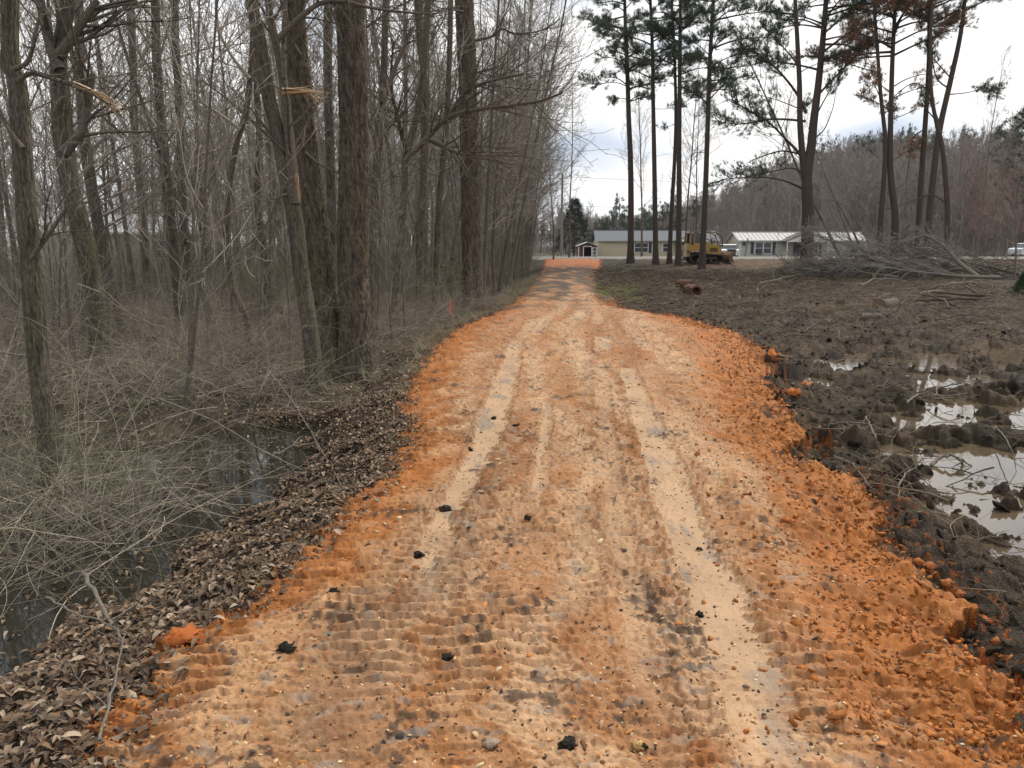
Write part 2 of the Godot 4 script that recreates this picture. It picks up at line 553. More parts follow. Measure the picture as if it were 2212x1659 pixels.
	h += 0.09 * exp(-pow((xr - x - 0.28) / 0.17, 2.0)) * clampf(0.45 + 1.2 * ns(d * 1.1, 65.0 + x), 0.0, 1.0) * sst(30.0, 18.0, d)
	h += flank * (0.055 * ns(x * 2.2, d * 2.2 + 9.0) + 0.035 * ns(x * 5.5, d * 5.5 + 19.0) + 0.02 * absf(ns(x * 12.0, d * 12.0))) + lflank * 0.03 * ns(x * 5.0, d * 5.0)
	h -= 0.008 * iron
	var ironed := packed.lerp(greyc, sst(0.38, 0.7, ns(x * 2.4, d * 1.2 + 99.0) + 0.25 * ns(x * 17.0, d * 3.0)) * 0.8)
	ironed = ironed * (0.90 + 0.08 * ns(x * 1.5, d * 0.8 + 33.0) + 0.05 * ns(x * 26.0, d * 2.0))
	c = c.lerp(ironed, iron * 0.95)
	# black soil carried in on the tracks, stones and crumbs
	var soil := ns(x * 2.0, d * 2.0 + 140.0) + 0.55 * ns(x * 11.0, d * 11.0 + 3.0) + 0.35 * fin
	c = c.lerp(Color(0.055, 0.042, 0.032), sst(0.72 + 0.18 * iron, 0.95 + 0.15 * iron, soil + 0.10 * sst(4.5, 2.2, d)) * 0.8)
	c = c.lerp(dark, sst(0.30, 0.62, ns(x * 30.0, d * 30.0 + 5.0)) * 0.55 * (1.0 - 0.93 * iron))
	c = c.lerp(greyc, sst(0.55, 0.7, ns(x * 6.0, d * 9.0 + 222.0)) * 0.5 * (1.0 - iron) * (1.0 - edge_mix))
	# the far end: leaf stained, then fresh clay on the ramp to the paved road
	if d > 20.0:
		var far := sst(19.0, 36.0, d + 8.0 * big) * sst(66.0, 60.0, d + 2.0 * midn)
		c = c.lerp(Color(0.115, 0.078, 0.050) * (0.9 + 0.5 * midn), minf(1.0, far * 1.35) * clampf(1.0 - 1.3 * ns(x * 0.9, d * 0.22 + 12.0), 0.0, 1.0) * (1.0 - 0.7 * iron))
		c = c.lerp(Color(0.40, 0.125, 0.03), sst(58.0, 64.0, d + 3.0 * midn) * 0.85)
	c = c * (0.98 + 0.18 * fin * (1.0 - 0.75 * iron) + 0.10 * midn)
	c.a = 1.0
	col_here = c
	return h

func build_ground() -> void:
	# one sheet, fine near the viewer and coarser far off, cut along the edges of clay, mud and woods floor
	var ds := PackedFloat32Array()
	var d := D0
	while d < D1:
		ds.append(d)
		var per_px := (d * d + 2.7) / (769.0 * 1.65)
		d += clampf(per_px * 1.3, 0.006, 0.020 if d < 7.6 else (0.029 if d < 10.5 else (0.22 if d < 36.0 else 0.36)))
	ds.append(D1)
	var us := PackedFloat32Array()
	var uu := -1.0
	while uu <= 1.001:
		us.append(uu)
		uu += 0.0019 if absf(uu + 0.001) < 0.69 else 0.0125
	var cols := us.size()
	var parts: Array[MB] = [MB.new(), MB.new(), MB.new()]
	var rows := ds.size()
	var pv := PackedVector3Array()
	var pc := PackedColorArray()
	var pk := PackedByteArray()
	pv.resize(rows * cols)
	pc.resize(rows * cols)
	pk.resize(rows * cols)
	var at := 0
	for i in rows:
		d = ds[i]
		var e := edges(d)
		var cell := (ds[mini(i + 1, rows - 1)] - ds[maxi(i - 1, 0)]) * 0.5
		for j in cols:
			var u := us[j]
			var x := u * (d + 0.7)
			var y := land(x, d, e, cell)
			pv[at] = Vector3(x, y, -d)
			pc[at] = col_here
			pk[at] = kind_here
			at += 1
	var pn := PackedVector3Array()
	pn.resize(rows * cols)
	for i in rows:
		for j in cols:
			var a := pv[i * cols + maxi(j - 1, 0)]
			var b := pv[i * cols + mini(j + 1, cols - 1)]
			var f := pv[maxi(i - 1, 0) * cols + j]
			var g := pv[mini(i + 1, rows - 1) * cols + j]
			pn[i * cols + j] = (b - a).cross(g - f).normalized()
	var ids: Array[PackedInt32Array] = [PackedInt32Array(), PackedInt32Array(), PackedInt32Array()]
	for i in rows - 1:
		for j in cols - 1:
			var a := i * cols + j
			var k := pk[a]
			var t := ids[k]
			t.append(a); t.append(a + cols); t.append(a + 1)
			t.append(a + 1); t.append(a + cols); t.append(a + cols + 1)
			ids[k] = t
	var names := [["forest_floor", "litter", "brown leaf-littered woods floor beside the clay road"], ["dirt_road", "clay", "orange clay road pressed with crawler treads and pale ironed strips"], ["mud_field", "mud", "churned dark mud of the cleared field beside the clay road"]]
	for k in 3:
		# keep only the points each piece uses
		var used := PackedInt32Array()
		used.resize(rows * cols)
		used.fill(-1)
		var mb := parts[k]
		for id in ids[k]:
			if used[id] < 0:
				used[id] = mb.v.size()
				mb.v.append(pv[id]); mb.n.append(pn[id]); mb.c.append(pc[id])
			mb.ix.append(used[id])
		structure(names[k][0], mb, M[names[k][1]], names[k][2])

func build_far_ground() -> void:
	var mb := MB.new()
	var xs := PackedFloat32Array()
	var zs := PackedFloat32Array()
	var x := -420.0
	while x <= 420.0:
		xs.append(x)
		x += 3.0 if absf(x) < 120.0 else 12.0
	var d := -60.0
	while d < 560.0:
		zs.append(d)
		d += 2.0 if d > 60.0 and d < 100.0 else (4.0 if d < 140.0 else 10.0)
	for dd in zs:
		for xx in xs:
			var y := 0.0
			if dd > D1 - 0.6:
				y = land_far(xx, dd) if dd > D1 + 1.4 else CREST - 0.02
			elif dd > -3.0 and absf(xx) < 1.0 * (dd + 0.7) + 3.5:
				y = rise(dd) - 1.1
			else:
				y = -0.32 + rise(dd)
			mb.v.append(Vector3(xx, y, -dd))
			mb.n.append(Vector3.UP)
			var v := 0.8 + 0.35 * ns(xx * 0.3, dd * 0.3) + 0.3 * ns(xx * 0.06, dd * 0.06)
			mb.c.append(Color(0.12 * v, 0.098 * v, 0.066 * v) if dd > 84.0 else Color(0.10 * v, 0.08 * v, 0.06 * v))
	var w := xs.size()
	for i in zs.size() - 1:
		for j in w - 1:
			var a := i * w + j
			for k in [a, a + w, a + 1, a + 1, a + w, a + w + 1]:
				mb.ix.append(k)
	structure("ground", mb, M.litter, "winter grass and woodland ground running back to a low hill")
	# paved road across the end, a low slab with gravel shoulders
	mb = MB.new()
	var n := 60
	for i in n:
		var xa := -130.0 + 260.0 * i / n
		var xb := -130.0 + 260.0 * (i + 1) / n
		mb.quad(Vector3(xa, CREST + 0.10, -74.2), Vector3(xa, CREST + 0.10, -79.8), Vector3(xb, CREST + 0.10, -79.8), Vector3(xb, CREST + 0.10, -74.2), Color.WHITE)
		mb.quad(Vector3(xa, CREST + 0.10, -74.2), Vector3(xb, CREST + 0.10, -74.2), Vector3(xb, CREST - 0.5, -72.2), Vector3(xa, CREST - 0.5, -72.2), Color.WHITE)
		mb.quad(Vector3(xa, CREST + 0.10, -79.8), Vector3(xa, CREST - 0.3, -81.4), Vector3(xb, CREST - 0.3, -81.4), Vector3(xb, CREST + 0.10, -79.8), Color.WHITE)
	structure("paved_road", mb, M.asphalt, "pale weathered paved road crossing beyond the clearing")

func build_water() -> void:
	var mb := MB.new()
	mb.quad(Vector3(-40, POOL_LEVEL, -1.5), Vector3(-40, POOL_LEVEL, -30), Vector3(0.0, POOL_LEVEL, -30), Vector3(0.0, POOL_LEVEL, -1.5), Color.WHITE)
	structure("pool_water", mb, M.pool_water, "still dark water standing between the trees")
	mb = MB.new()
	mb.quad(Vector3(0.6, PUDDLE_LEVEL, -1.5), Vector3(0.6, PUDDLE_LEVEL, -40), Vector3(45, PUDDLE_LEVEL, -40), Vector3(45, PUDDLE_LEVEL, -1.5), Color.WHITE)
	structure("puddle_water", mb, M.puddle_water, "muddy rainwater lying in the ruts of the cleared field")

# ---------- trees ----------
func wander(start: Vector3, dir: Vector3, length: float, segs: int, wob: float, lift: float) -> PackedVector3Array:
	var pts := PackedVector3Array([start])
	var p := start
	var d := dir.normalized()
	var step := length / segs
	for i in segs:
		d = (d + Vector3(rr(-wob, wob), rr(-wob, wob), rr(-wob, wob)) + Vector3.UP * lift).normalized()
		p += d * step
		pts.append(p)
	return pts

func taper(k: int, r0: float, r1: float) -> PackedFloat32Array:
	var out := PackedFloat32Array()
	for i in k:
		out.append(lerpf(r0, r1, pow(i / (k - 1.0), 0.85)))
	return out

func along(pts: PackedVector3Array, t: float) -> Vector3:
	var f := t * (pts.size() - 1)
	var i := mini(int(f), pts.size() - 2)
	return pts[i].lerp(pts[i + 1], f - i)

func heading(pts: PackedVector3Array, t: float) -> Vector3:
	var i := mini(int(t * (pts.size() - 1)), pts.size() - 2)
	return (pts[i + 1] - pts[i]).normalized()

func aside(d: Vector3, angle: float, roll: float) -> Vector3:
	var u := d.cross(Vector3(0.3, 0.1, 0.95)).normalized()
	var w := d.cross(u)
	return (d * cos(angle) + (u * cos(roll) + w * sin(roll)) * sin(angle)).normalized()

# a limb with side shoots, and shoots on those
func limb(mb: MB, start: Vector3, dir: Vector3, length: float, r: float, level: int, o: Dictionary) -> void:
	var segs: int = [3, 4, 6][clampi(level, 0, 2)] if level < 3 else 8
	var sides: int = [3, 3, 4, 5][clampi(level, 0, 3)]
	var pts := wander(start, dir, length, segs, o.wob * (1.0 if level > 0 else 1.3), o.lift * (0.6 if level == 0 else 1.0))
	var tint: float = rr(0.75, 1.3)
	mb.tube(pts, taper(segs + 1, r, maxf(r * 0.28, o.tip)), sides, Color(tint, tint, tint))
	if level <= 0:
		return
	var n: int = int(o.shoots[level] * rr(0.75, 1.25))
	for i in n:
		var t := lerpf(0.18, 0.97, (i + rng.randf()) / n)
		var child: float = length * rr(0.28, 0.55) * (1.15 - 0.55 * t)
		limb(mb, along(pts, t), aside(heading(pts, t), rr(0.45, 0.95), rr(0, TAU)), child, maxf(lerpf(r, r * 0.3, t) * 0.55, o.tip), level - 1, o)

func bare_tree(h: float, r: float, o: Dictionary, seed_: int) -> Array:
	rng.seed = seed_
	var trunk := MB.new()
	var crown := MB.new()
	var segs := 14
	var pts := wander(Vector3(0, -0.25, 0), Vector3(rr(-0.05, 0.05), 1, rr(-0.05, 0.05)), h, segs, o.trunk_wob, 0.12)
	var rad := PackedFloat32Array()
	for i in segs + 1:
		var t := i / float(segs)
		rad.append(r * (1.0 - 0.86 * pow(t, 0.9)) + r * 0.45 * exp(-t * segs * 1.1))
	trunk.tube(pts, rad, 9)
	var n: int = o.limbs
	for i in n:
		var t: float = lerpf(o.first, 0.985, pow((i + rng.randf()) / n, 0.85))
		var len_: float = h * o.reach * rr(0.6, 1.2) * (1.15 - 0.85 * t)
		var d := aside(Vector3.UP, rr(o.spread - 0.25, o.spread + 0.25), rr(0, TAU))
		limb(crown, along(pts, t), d, len_, maxf(r * (1.0 - 0.85 * t) * rr(0.25, 0.5), o.tip * 1.6), 2, o)
	return [trunk, crown]

var wood := {}

func make_wood() -> void:
	var kinds := {
		"pole": {"wob": 0.16, "lift": 0.10, "tip": 0.0055, "shoots": [0, 5, 7], "limbs": 34, "first": 0.22, "reach": 0.22, "spread": 0.75, "trunk_wob": 0.035},
		"spreading": {"wob": 0.2, "lift": 0.06, "tip": 0.005, "shoots": [0, 4, 7], "limbs": 34, "first": 0.16, "reach": 0.32, "spread": 1.0, "trunk_wob": 0.07},
		"whip": {"wob": 0.17, "lift": 0.09, "tip": 0.0042, "shoots": [0, 3, 5], "limbs": 22, "first": 0.12, "reach": 0.26, "spread": 0.75, "trunk_wob": 0.06}}
	for spec in [["pole", 5, 17.0, 0.085], ["spreading", 4, 11.0, 0.065], ["whip", 4, 6.5, 0.024]]:
		wood[spec[0]] = []
		for k in spec[1]:
			var a := bare_tree(spec[2], spec[3], kinds[spec[0]], 100 + 17 * k + hash(spec[0]) % 1000)
			wood[spec[0]].append([a[0].mesh(), a[1].mesh()])
	# cheap ones for the far woods, trunk and twigs in one
	wood["far"] = []
	for k in 4:
		var o: Dictionary = {"wob": 0.16, "lift": 0.10, "tip": 0.02, "shoots": [0, 3, 6], "limbs": 26, "first": 0.08, "reach": 0.24, "spread": 0.75, "trunk_wob": 0.03}
		var a := bare_tree(13.0, 0.10, o, 900 + k)
		a[0].add(a[1], Transform3D.IDENTITY)
		wood["far"].append(a[0].mesh())
	rng.seed = 4242

var stem_nodes := {}

func plant(kind: String, k: int, at: Vector3, bs: Basis, called: String, label: String, group: String, bark := "bark_grey") -> Node3D:
	var key := called + str(k) + bark
	if not stem_nodes.has(key):
		var o := thing(called, at, label, "tree", group)
		o.set_meta("stem", called)
		piece("trunk", wood[kind][k][0], M[bark], o)
		piece("crown", wood[kind][k][1], M.twig, o)
		o.transform = Transform3D(bs, at)
		stem_nodes[key] = o
		return o
	var c := copy(stem_nodes[key], at, bs, label)
	c.set_meta("group", group)
	return c

func lean(amount: float, towards: float, spin: float, size: float) -> Basis:
	var axis := Vector3(sin(towards + PI / 2), 0, cos(towards + PI / 2))
	return Basis(axis, amount) * Basis(Vector3.UP, spin) * Basis.from_scale(Vector3.ONE * size)

func smooth_path(p: Array, per := 5) -> PackedVector3Array:
	var out := PackedVector3Array()
	for i in p.size() - 1:
		var a: Vector3 = p[maxi(i - 1, 0)]
		var b: Vector3 = p[i]
		var c: Vector3 = p[i + 1]
		var d: Vector3 = p[mini(i + 2, p.size() - 1)]
		for k in per:
			out.append(b.cubic_interpolate(c, a, d, k / float(per)))
	out.append(p[-1])
	return out

func px_path(px: Array, d: float, bow := 0.0) -> Array:
	var out := []
	for i in px.size():
		out.append(at_dist(px[i][0], px[i][1], d + bow * i / maxf(1.0, px.size() - 1.0) + (px[i][2] if px[i].size() > 2 else 0.0)))
	return out

# a trunk seen close: real ridges of bark, flared at the foot
func bark_trunk(p: Array, r0: float, r1: float, flare: float, ridge: float, sides: int, freq: float, moss := 0.0) -> MB:
	var pts := smooth_path(p, 40)
	var mb := MB.new()
	var k := pts.size()
	var u := Vector3(1, 0, 0.2).normalized()
	var run := 0.0
	for i in k:
		if i > 0: run += pts[i].distance_to(pts[i - 1])
		var t := (pts[mini(i + 1, k - 1)] - pts[maxi(i - 1, 0)]).normalized()
		u = (u - t * u.dot(t)).normalized()
		var w := t.cross(u)
		var f := i / (k - 1.0)
		var r := lerpf(r0, r1, f) + flare * exp(-run * 2.6) * r0
		for s in sides:
			var a := TAU * s / sides
			var cx := cos(a)
			var sx := sin(a)
			var q := run * freq * 0.12
			var nn := n1.get_noise_3d(cx * r * freq, sx * r * freq, q) + 0.5 * n1.get_noise_3d(cx * r * freq * 2.3 + 9.0, sx * r * freq * 2.3, q * 2.6)
			var lump := n1.get_noise_3d(cx * 1.3, sx * 1.3 + 5.0, run * 0.9) * 0.10
			var roots := flare * 0.28 * exp(-run * 3.2) * sin(a * 5.0 + r0 * 30.0)
			var rad := r * (1.0 + lump + roots) + ridge * (1.0 - 2.2 * absf(nn))
			var dir := u * cx + w * sx
			mb.v.append(pts[i] + dir * rad)
			mb.n.append(dir)
			var v := 0.85 + 0.4 * n1.get_noise_3d(cx * 3.0, sx * 3.0, run * 3.0 + 40.0) + 0.25 * n1.get_noise_3d(cx * 11.0, sx * 11.0, run * 9.0)
			var c := Color(v, v, v)
			if moss > 0.0:
				var g := sst(0.05, 0.4, n1.get_noise_3d(cx * 1.2, sx * 1.2, run * 1.1 + 70.0) + 0.4 * n1.get_noise_3d(cx * 7.0, sx * 7.0, run * 7.0))
				c = c.lerp(Color(0.62 * v, 0.78 * v, 0.34 * v), g * moss)
			mb.c.append(c)
	for i in k - 1:
		for s in sides:
			var a := i * sides + s
			var b := i * sides + (s + 1) % sides
			mb.ix.append(a); mb.ix.append(a + sides); mb.ix.append(b)
			mb.ix.append(b); mb.ix.append(a + sides); mb.ix.append(b + sides)
	# normals from the ridges themselves
	for i in k:
		for s in sides:
			var a := mb.v[i * sides + (s + 1) % sides] - mb.v[i * sides + (s + sides - 1) % sides]
			var b := mb.v[mini(i + 1, k - 1) * sides + s] - mb.v[maxi(i - 1, 0) * sides + s]
			var nn := a.cross(b).normalized()
			mb.n[i * sides + s] = nn if nn.dot(mb.n[i * sides + s]) > 0.0 else -nn
	return mb

var twiggy := {"wob": 0.2, "lift": 0.05, "tip": 0.0045, "shoots": [0, 4, 7, 7], "limbs": 0}

# a limb along given points with side shoots
func drawn_limb(mb: MB, p: Array, r0: float, r1: float, shoots: int, len_: float, sides := 6, level := 1) -> void:
	var pts := smooth_path(p, 5)
	mb.tube(pts, taper(pts.size(), r0, r1), sides)
	for i in shoots:
		var t := rr(0.15, 1.0)
		limb(mb, along(pts, t), aside(heading(pts, t), rr(0.5, 1.0), rr(0, TAU)), len_ * rr(0.5, 1.3), lerpf(r0, r1, t) * 0.45, level, twiggy)

func splinters(mb: MB, at: Vector3, dir: Vector3, length: float, r: float, n: int) -> void:
	for i in n:
		var d := (dir + Vector3(rr(-0.2, 0.2), rr(-0.22, 0.16), rr(-0.2, 0.2))).normalized()
		var p := at + Vector3(rr(-r, r), rr(-r, r), rr(-r, r))
		var l := length * rr(0.45, 1.1)
		var pts := PackedVector3Array([p - dir * length * 0.25, p, p + d * l * 0.5, p + (d + Vector3(rr(-0.15, 0.15), rr(-0.5, 0.1), rr(-0.15, 0.15))).normalized() * l])
		var v := rr(0.6, 1.15)
		mb.tube(pts, PackedFloat32Array([r * 0.4, r * 0.3, r * 0.18, r * 0.03]), 4, Color(0.36 * v, 0.22 * v, 0.115 * v) if rng.randf() < 0.6 else Color(0.46 * v, 0.34 * v, 0.21 * v))

func hero_tree(called: String, px: Array, d: float, w0: float, w1: float, bark: String, label: String, flare := 0.35, ridge := 0.012, moss := 0.0, sides := 72) -> Dictionary:
	# widths in pixels at the foot and at the top of the path
	var p := px_path(px, d)
	var foot: Vector3 = p[0]
	foot.y = height(foot.x, d) - 0.12
	p[0] = foot
	var at := Vector3(foot.x, foot.y + 0.12, foot.z)
	var o := thing(called, at, label, "tree")
	for i in p.size(): p[i] = p[i] - at
	var top: Vector3 = p[-1]
	var before: Vector3 = p[-2]
	p.append(top + (top - before).normalized() * 3.5)
	var scale_ := d / (FOCAL * cos(PITCH))
	var mb := bark_trunk(p, w0 * 0.5 * scale_, w1 * 0.45 * scale_, flare, ridge, sides, 26.0, moss)
	part("trunk", mb, M[bark], o)
	return {"node": o, "at": at, "p": p, "r": w1 * 0.5 * scale_, "d": d}

func build_hero_trees() -> void:
	rng.seed = 31
	# A, B: the pair grown from one foot, and C, the smooth trunk before them
	var a := hero_tree("oak_tree", [[766, 800], [766, 700], [762, 560], [765, 400], [764, 230], [757, 0], [755, -300]], 11.6, 66, 52, "bark_brown", "thickest upright furrowed trunk of the cluster beside the road edge", 0.30, 0.019, 0.15, 120)
	var b := hero_tree("oak_tree", [[716, 800, -0.1], [706, 690], [692, 566], [676, 440], [659, 300], [646, 170], [638, 60], [622, -300]], 11.7, 52, 40, "bark_brown", "furrowed tilting trunk grown from the foot of the thickest trunk", 0.25, 0.016, 0.3, 100)
	var c := hero_tree("maple_tree", [[684, 826], [670, 720], [652, 600], [638, 478], [621, 392], [601, 290], [580, 205], [560, 85], [541, -20], [520, -300]], 10.6, 36, 24, "bark_grey", "smoother mossy trunk leaning away from the furrowed pair, torn limb hanging", 0.2, 0.003, 0.45)
	# second stem and torn limbs of C
	var o: Node3D = c.node
	var crown := MB.new()
	var sc: float = 10.6 / FOCAL
	var stem := px_path([[636, 440], [630, 360], [624, 290], [611, 171], [594, 85], [577, -10], [560, -200]], 10.55)
	for i in stem.size(): stem[i] -= c.at
	drawn_limb(crown, stem, 13 * sc, 6 * sc, 9, 1.2, 9)
	var st2 := px_path([[613, 170], [613, 100], [616, 0], [618, -150]], 10.45)
	for i in st2.size(): st2[i] -= c.at
	drawn_limb(crown, st2, 6 * sc, 4 * sc, 3, 0.8, 7)
	var st3 := px_path([[600, 85], [640, 45], [690, 8], [735, 2], [790, 14], [850, 24], [930, 30]], 10.4)
	for i in st3.size(): st3[i] -= c.at
	drawn_limb(crown, st3, 6.5 * sc, 2 * sc, 12, 1.0, 7)
	var st4 := px_path([[622, 420], [600, 430], [580, 480], [545, 520], [490, 560]], 10.4)
	for i in st4.size(): st4[i] -= c.at
	drawn_limb(crown, st4, 4 * sc, 1.2 * sc, 12, 0.7, 6)
	part("crown", crown, M.bark_grey, o)
	var sp := MB.new()
	splinters(sp, at_dist(632, 197, 10.35) - c.at, Vector3(1, -0.02, 0.1).normalized(), 0.48, 0.035, 26)
	part("torn_limb", sp, M.splinter, o).set_meta("label", "raw orange splinters of a limb torn off crosswise")
	sp = MB.new()
	splinters(sp, at_dist(642, 388, 10.35) - c.at, Vector3(0.12, -1, 0.1).normalized(), 0.26, 0.022, 7)
	part("torn_limb", sp, M.splinter, o).set_meta("label", "pale strip of torn wood hanging down")
	# branches of A and B above
	for e in [[a, [[[790, 60], [850, 20], [930, -20]], [[740, 90], [720, 30], [700, -40]]]], [b, [[[650, 120], [620, 60], [600, -30]], [[660, 330], [700, 360], [790, 395], [830, 410]]]]]:
		var mb := MB.new()
		for line in e[1]:
			var q := px_path(line, e[0].d - 0.2)
			for i in q.size(): q[i] -= e[0].at
			drawn_limb(mb, q, 0.022, 0.008, 8, 0.9)
		part("crown", mb, M.bark_grey, e[0].node)
	# the tall single trunk further along the road
	var t := hero_tree("sweetgum_tree", [[1022, 652], [1020, 560], [1016, 400], [1011, 200], [1003, 0], [998, -250]], 23.5, 42, 33, "bark_brown", "tall straight brown trunk standing alone by the road verge", 0.3, 0.022, 0.1, 100)
	var mb := MB.new()
	for line in [[[1010, 90], [1060, 80], [1085, 62], [1110, 72], [1170, 66], [1210, 40]], [[1012, 160], [1050, 152], [1085, 140]], [[1008, 30], [960, 20], [900, 60]], [[1014, 300], [1050, 330], [1080, 390]], [[1012, 230], [960, 260], [910, 240]], [[1014, 350], [1060, 330], [1120, 330]]]:
		var q := px_path(line, 23.4, rr(-1.5, 1.5))
		for i in q.size(): q[i] -= t.at
		drawn_limb(mb, q, 0.05, 0.014, 14, 1.8)
	part("crown", mb, M.bark_grey, t.node)
	# forked tree whose limb reaches out over the road
	t = hero_tree("beech_tree", [[851, 690], [858, 600], [867, 512], [874, 400], [877, 341], [900, 250], [915, 150], [925, 0], [930, -150]], 19.5, 17, 12, "bark_grey", "dark forked tree with a long crooked limb reaching towards the road", 0.3, 0.004, 0.3, 28)
	mb = MB.new()
	for line in [[[877, 345], [924, 297], [971, 253], [1036, 236], [1100, 228], [1166, 218], [1215, 200]], [[971, 253], [1005, 200], [1060, 175], [1130, 160]], [[880, 330], [860, 258], [845, 180], [850, 90]], [[924, 300], [990, 330], [1010, 335]]]:
		var q := px_path(line, 19.4, -2.0)
		for i in q.size(): q[i] -= t.at
		drawn_limb(mb, q, 0.075, 0.02, 22, 1.7)
	part("crown", mb, M.bark_grey, t.node)
	t = hero_tree("beech_tree", [[796, 640], [800, 478], [808, 400], [816, 341], [822, 280], [828, 180], [832, 60], [836, -100]], 17.0, 19, 12, "bark_grey", "slim trunk partly behind the thickest trunk, broken stub on its limb", 0.3, 0.004, 0.3, 28)
	mb = MB.new()
	for line in [[[816, 310], [840, 272], [862, 252], [872, 240]], [[818, 320], [795, 260], [775, 190]], [[826, 220], [860, 130], [890, 60]]]:
		var q := px_path(line, 16.9)
		for i in q.size(): q[i] -= t.at
		drawn_limb(mb, q, 0.06, 0.03, 7, 1.2)
	part("crown", mb, M.bark_grey, t.node)
	# trees standing in the pool
	t = hero_tree("swamp_tree", [[128, 1105], [104, 960], [84, 800], [72, 640], [60, 480], [47, 307], [36, 180], [22, 130], [20, 0], [14, -250]], 6.1, 44, 30, "bark_grey", "scaly pale-barked trunk rising straight out of the dark pool", 0.25, 0.004, 0.35)
	mb = MB.new()
	for line in [[[38, 175], [70, 158], [130, 175], [170, 186]], [[50, 320], [20, 280], [-20, 200]], [[30, 150], [62, 130], [80, 60], [95, 0]], [[66, 560], [110, 500], [150, 440]]]:
		var q := px_path(line, 6.0)
		for i in q.size(): q[i] -= t.at
		drawn_limb(mb, q, 0.02, 0.012, 5, 0.6)
	part("crown", mb, M.bark_grey, t.node)
	sp = MB.new()
	splinters(sp, at_dist(186, 192, 6.0) - t.at, Vector3(1, -0.42, 0.0).normalized(), 0.34, 0.02, 24)
	part("torn_limb", sp, M.splinter, t.node).set_meta("label", "limb end shredded into long orange splinters")
	t = hero_tree("swamp_tree", [[216, 742], [205, 640], [191, 560], [171, 478], [150, 392], [134, 300], [130, 239], [126, 130], [140, 50], [150, -30], [160, -250]], 12.5, 42, 26, "bark_grey", "mossy leaning trunk that forks high up, in the thicket beyond the pool", 0.25, 0.004, 0.5)
	mb = MB.new()
	for line in [[[128, 150], [112, 110], [95, 40], [84, -30], [76, -200]], [[140, 330], [180, 270], [200, 160]], [[128, 120], [170, 60], [210, 0]]]:
		var q := px_path(line, 12.4)
		for i in q.size(): q[i] -= t.at
		drawn_limb(mb, q, 0.09, 0.05, 9, 1.6, 8)
	part("crown", mb, M.bark_grey, t.node)
	t = hero_tree("crooked_tree", [[542, 778], [536, 715], [530, 682], [505, 625], [496, 580], [491, 512], [495, 410], [512, 307], [532, 239], [544, 120], [548, 40], [556, -60]], 14.0, 15, 11, "bark_brown", "thin black crooked tree with a kinked foot at the flooded hollow", 0.1, 0.003, 0.0, 24)
	mb = MB.new()
	for line in [[[520, 280], [480, 250], [430, 210], [400, 120]], [[540, 170], [500, 120], [470, 60], [465, 0]], [[546, 90], [580, 40], [600, -20]]]:
		var q := px_path(line, 13.9)
		for i in q.size(): q[i] -= t.at
		drawn_limb(mb, q, 0.035, 0.012, 9, 1.0)
	part("crown", mb, M.twig, t.node)
	# other trunks that can be told apart among the woods
	for e in [
		[[[388, 700], [379, 566], [365, 443], [355, 341], [341, 170], [335, 0], [330, -150]], 17.0, 22, 16, "straight trunk with a curved foot standing at the flooded hollow"],
		[[[238, 690], [225, 600], [212, 495], [191, 375], [176, 240], [170, 0]], 19.0, 22, 17, "dark trunk tilting gently behind the mossy forked one"],
		[[[405, 640], [400, 520], [392, 400], [388, 250], [380, 100], [376, -60]], 22.0, 18, 14, "upright trunk just behind the straight one at the flooded hollow"],
		[[[318, 640], [312, 500], [300, 380], [290, 250], [286, 100], [280, -60]], 26.0, 17, 13, "slim upright trunk deep in the thicket before the pale house"],
		[[[578, 690], [572, 560], [556, 440], [560, 300], [553, 150], [548, -50]], 19.0, 15, 12, "slim trunk between the crooked black tree and the cluster"],
		[[[905, 640], [908, 500], [915, 380], [918, 200], [905, 60], [900, -60]], 21.5, 17, 12, "upright trunk beside the forked tree with the reaching limb"],
		[[[938, 668], [944, 560], [950, 420], [962, 300], [970, 150], [975, -60]], 22.0, 14, 10, "thin dark trunk just before the tall straight brown one"],
		[[[710, 640], [716, 480], [712, 300], [708, 120], [712, -80]], 27.0, 20, 17, "pale grey trunk glimpsed between the two furrowed trunks"]]:
		t = hero_tree("bare_tree", e[0], e[1], e[2], e[3], "bark_grey", e[4], 0.3, 0.004, 0.35, 24)
		mb = MB.new()
		var pts: Array = t.p
		for i in 14:
			var f := rr(0.3, 0.95)
			var q := along(PackedVector3Array(pts), f)
			limb(mb, q, aside(Vector3.UP, rr(0.6, 1.2), rr(0, TAU)), rr(1.2, 2.8), 0.03, 2, twiggy)
		part("crown", mb, M.twig, t.node)

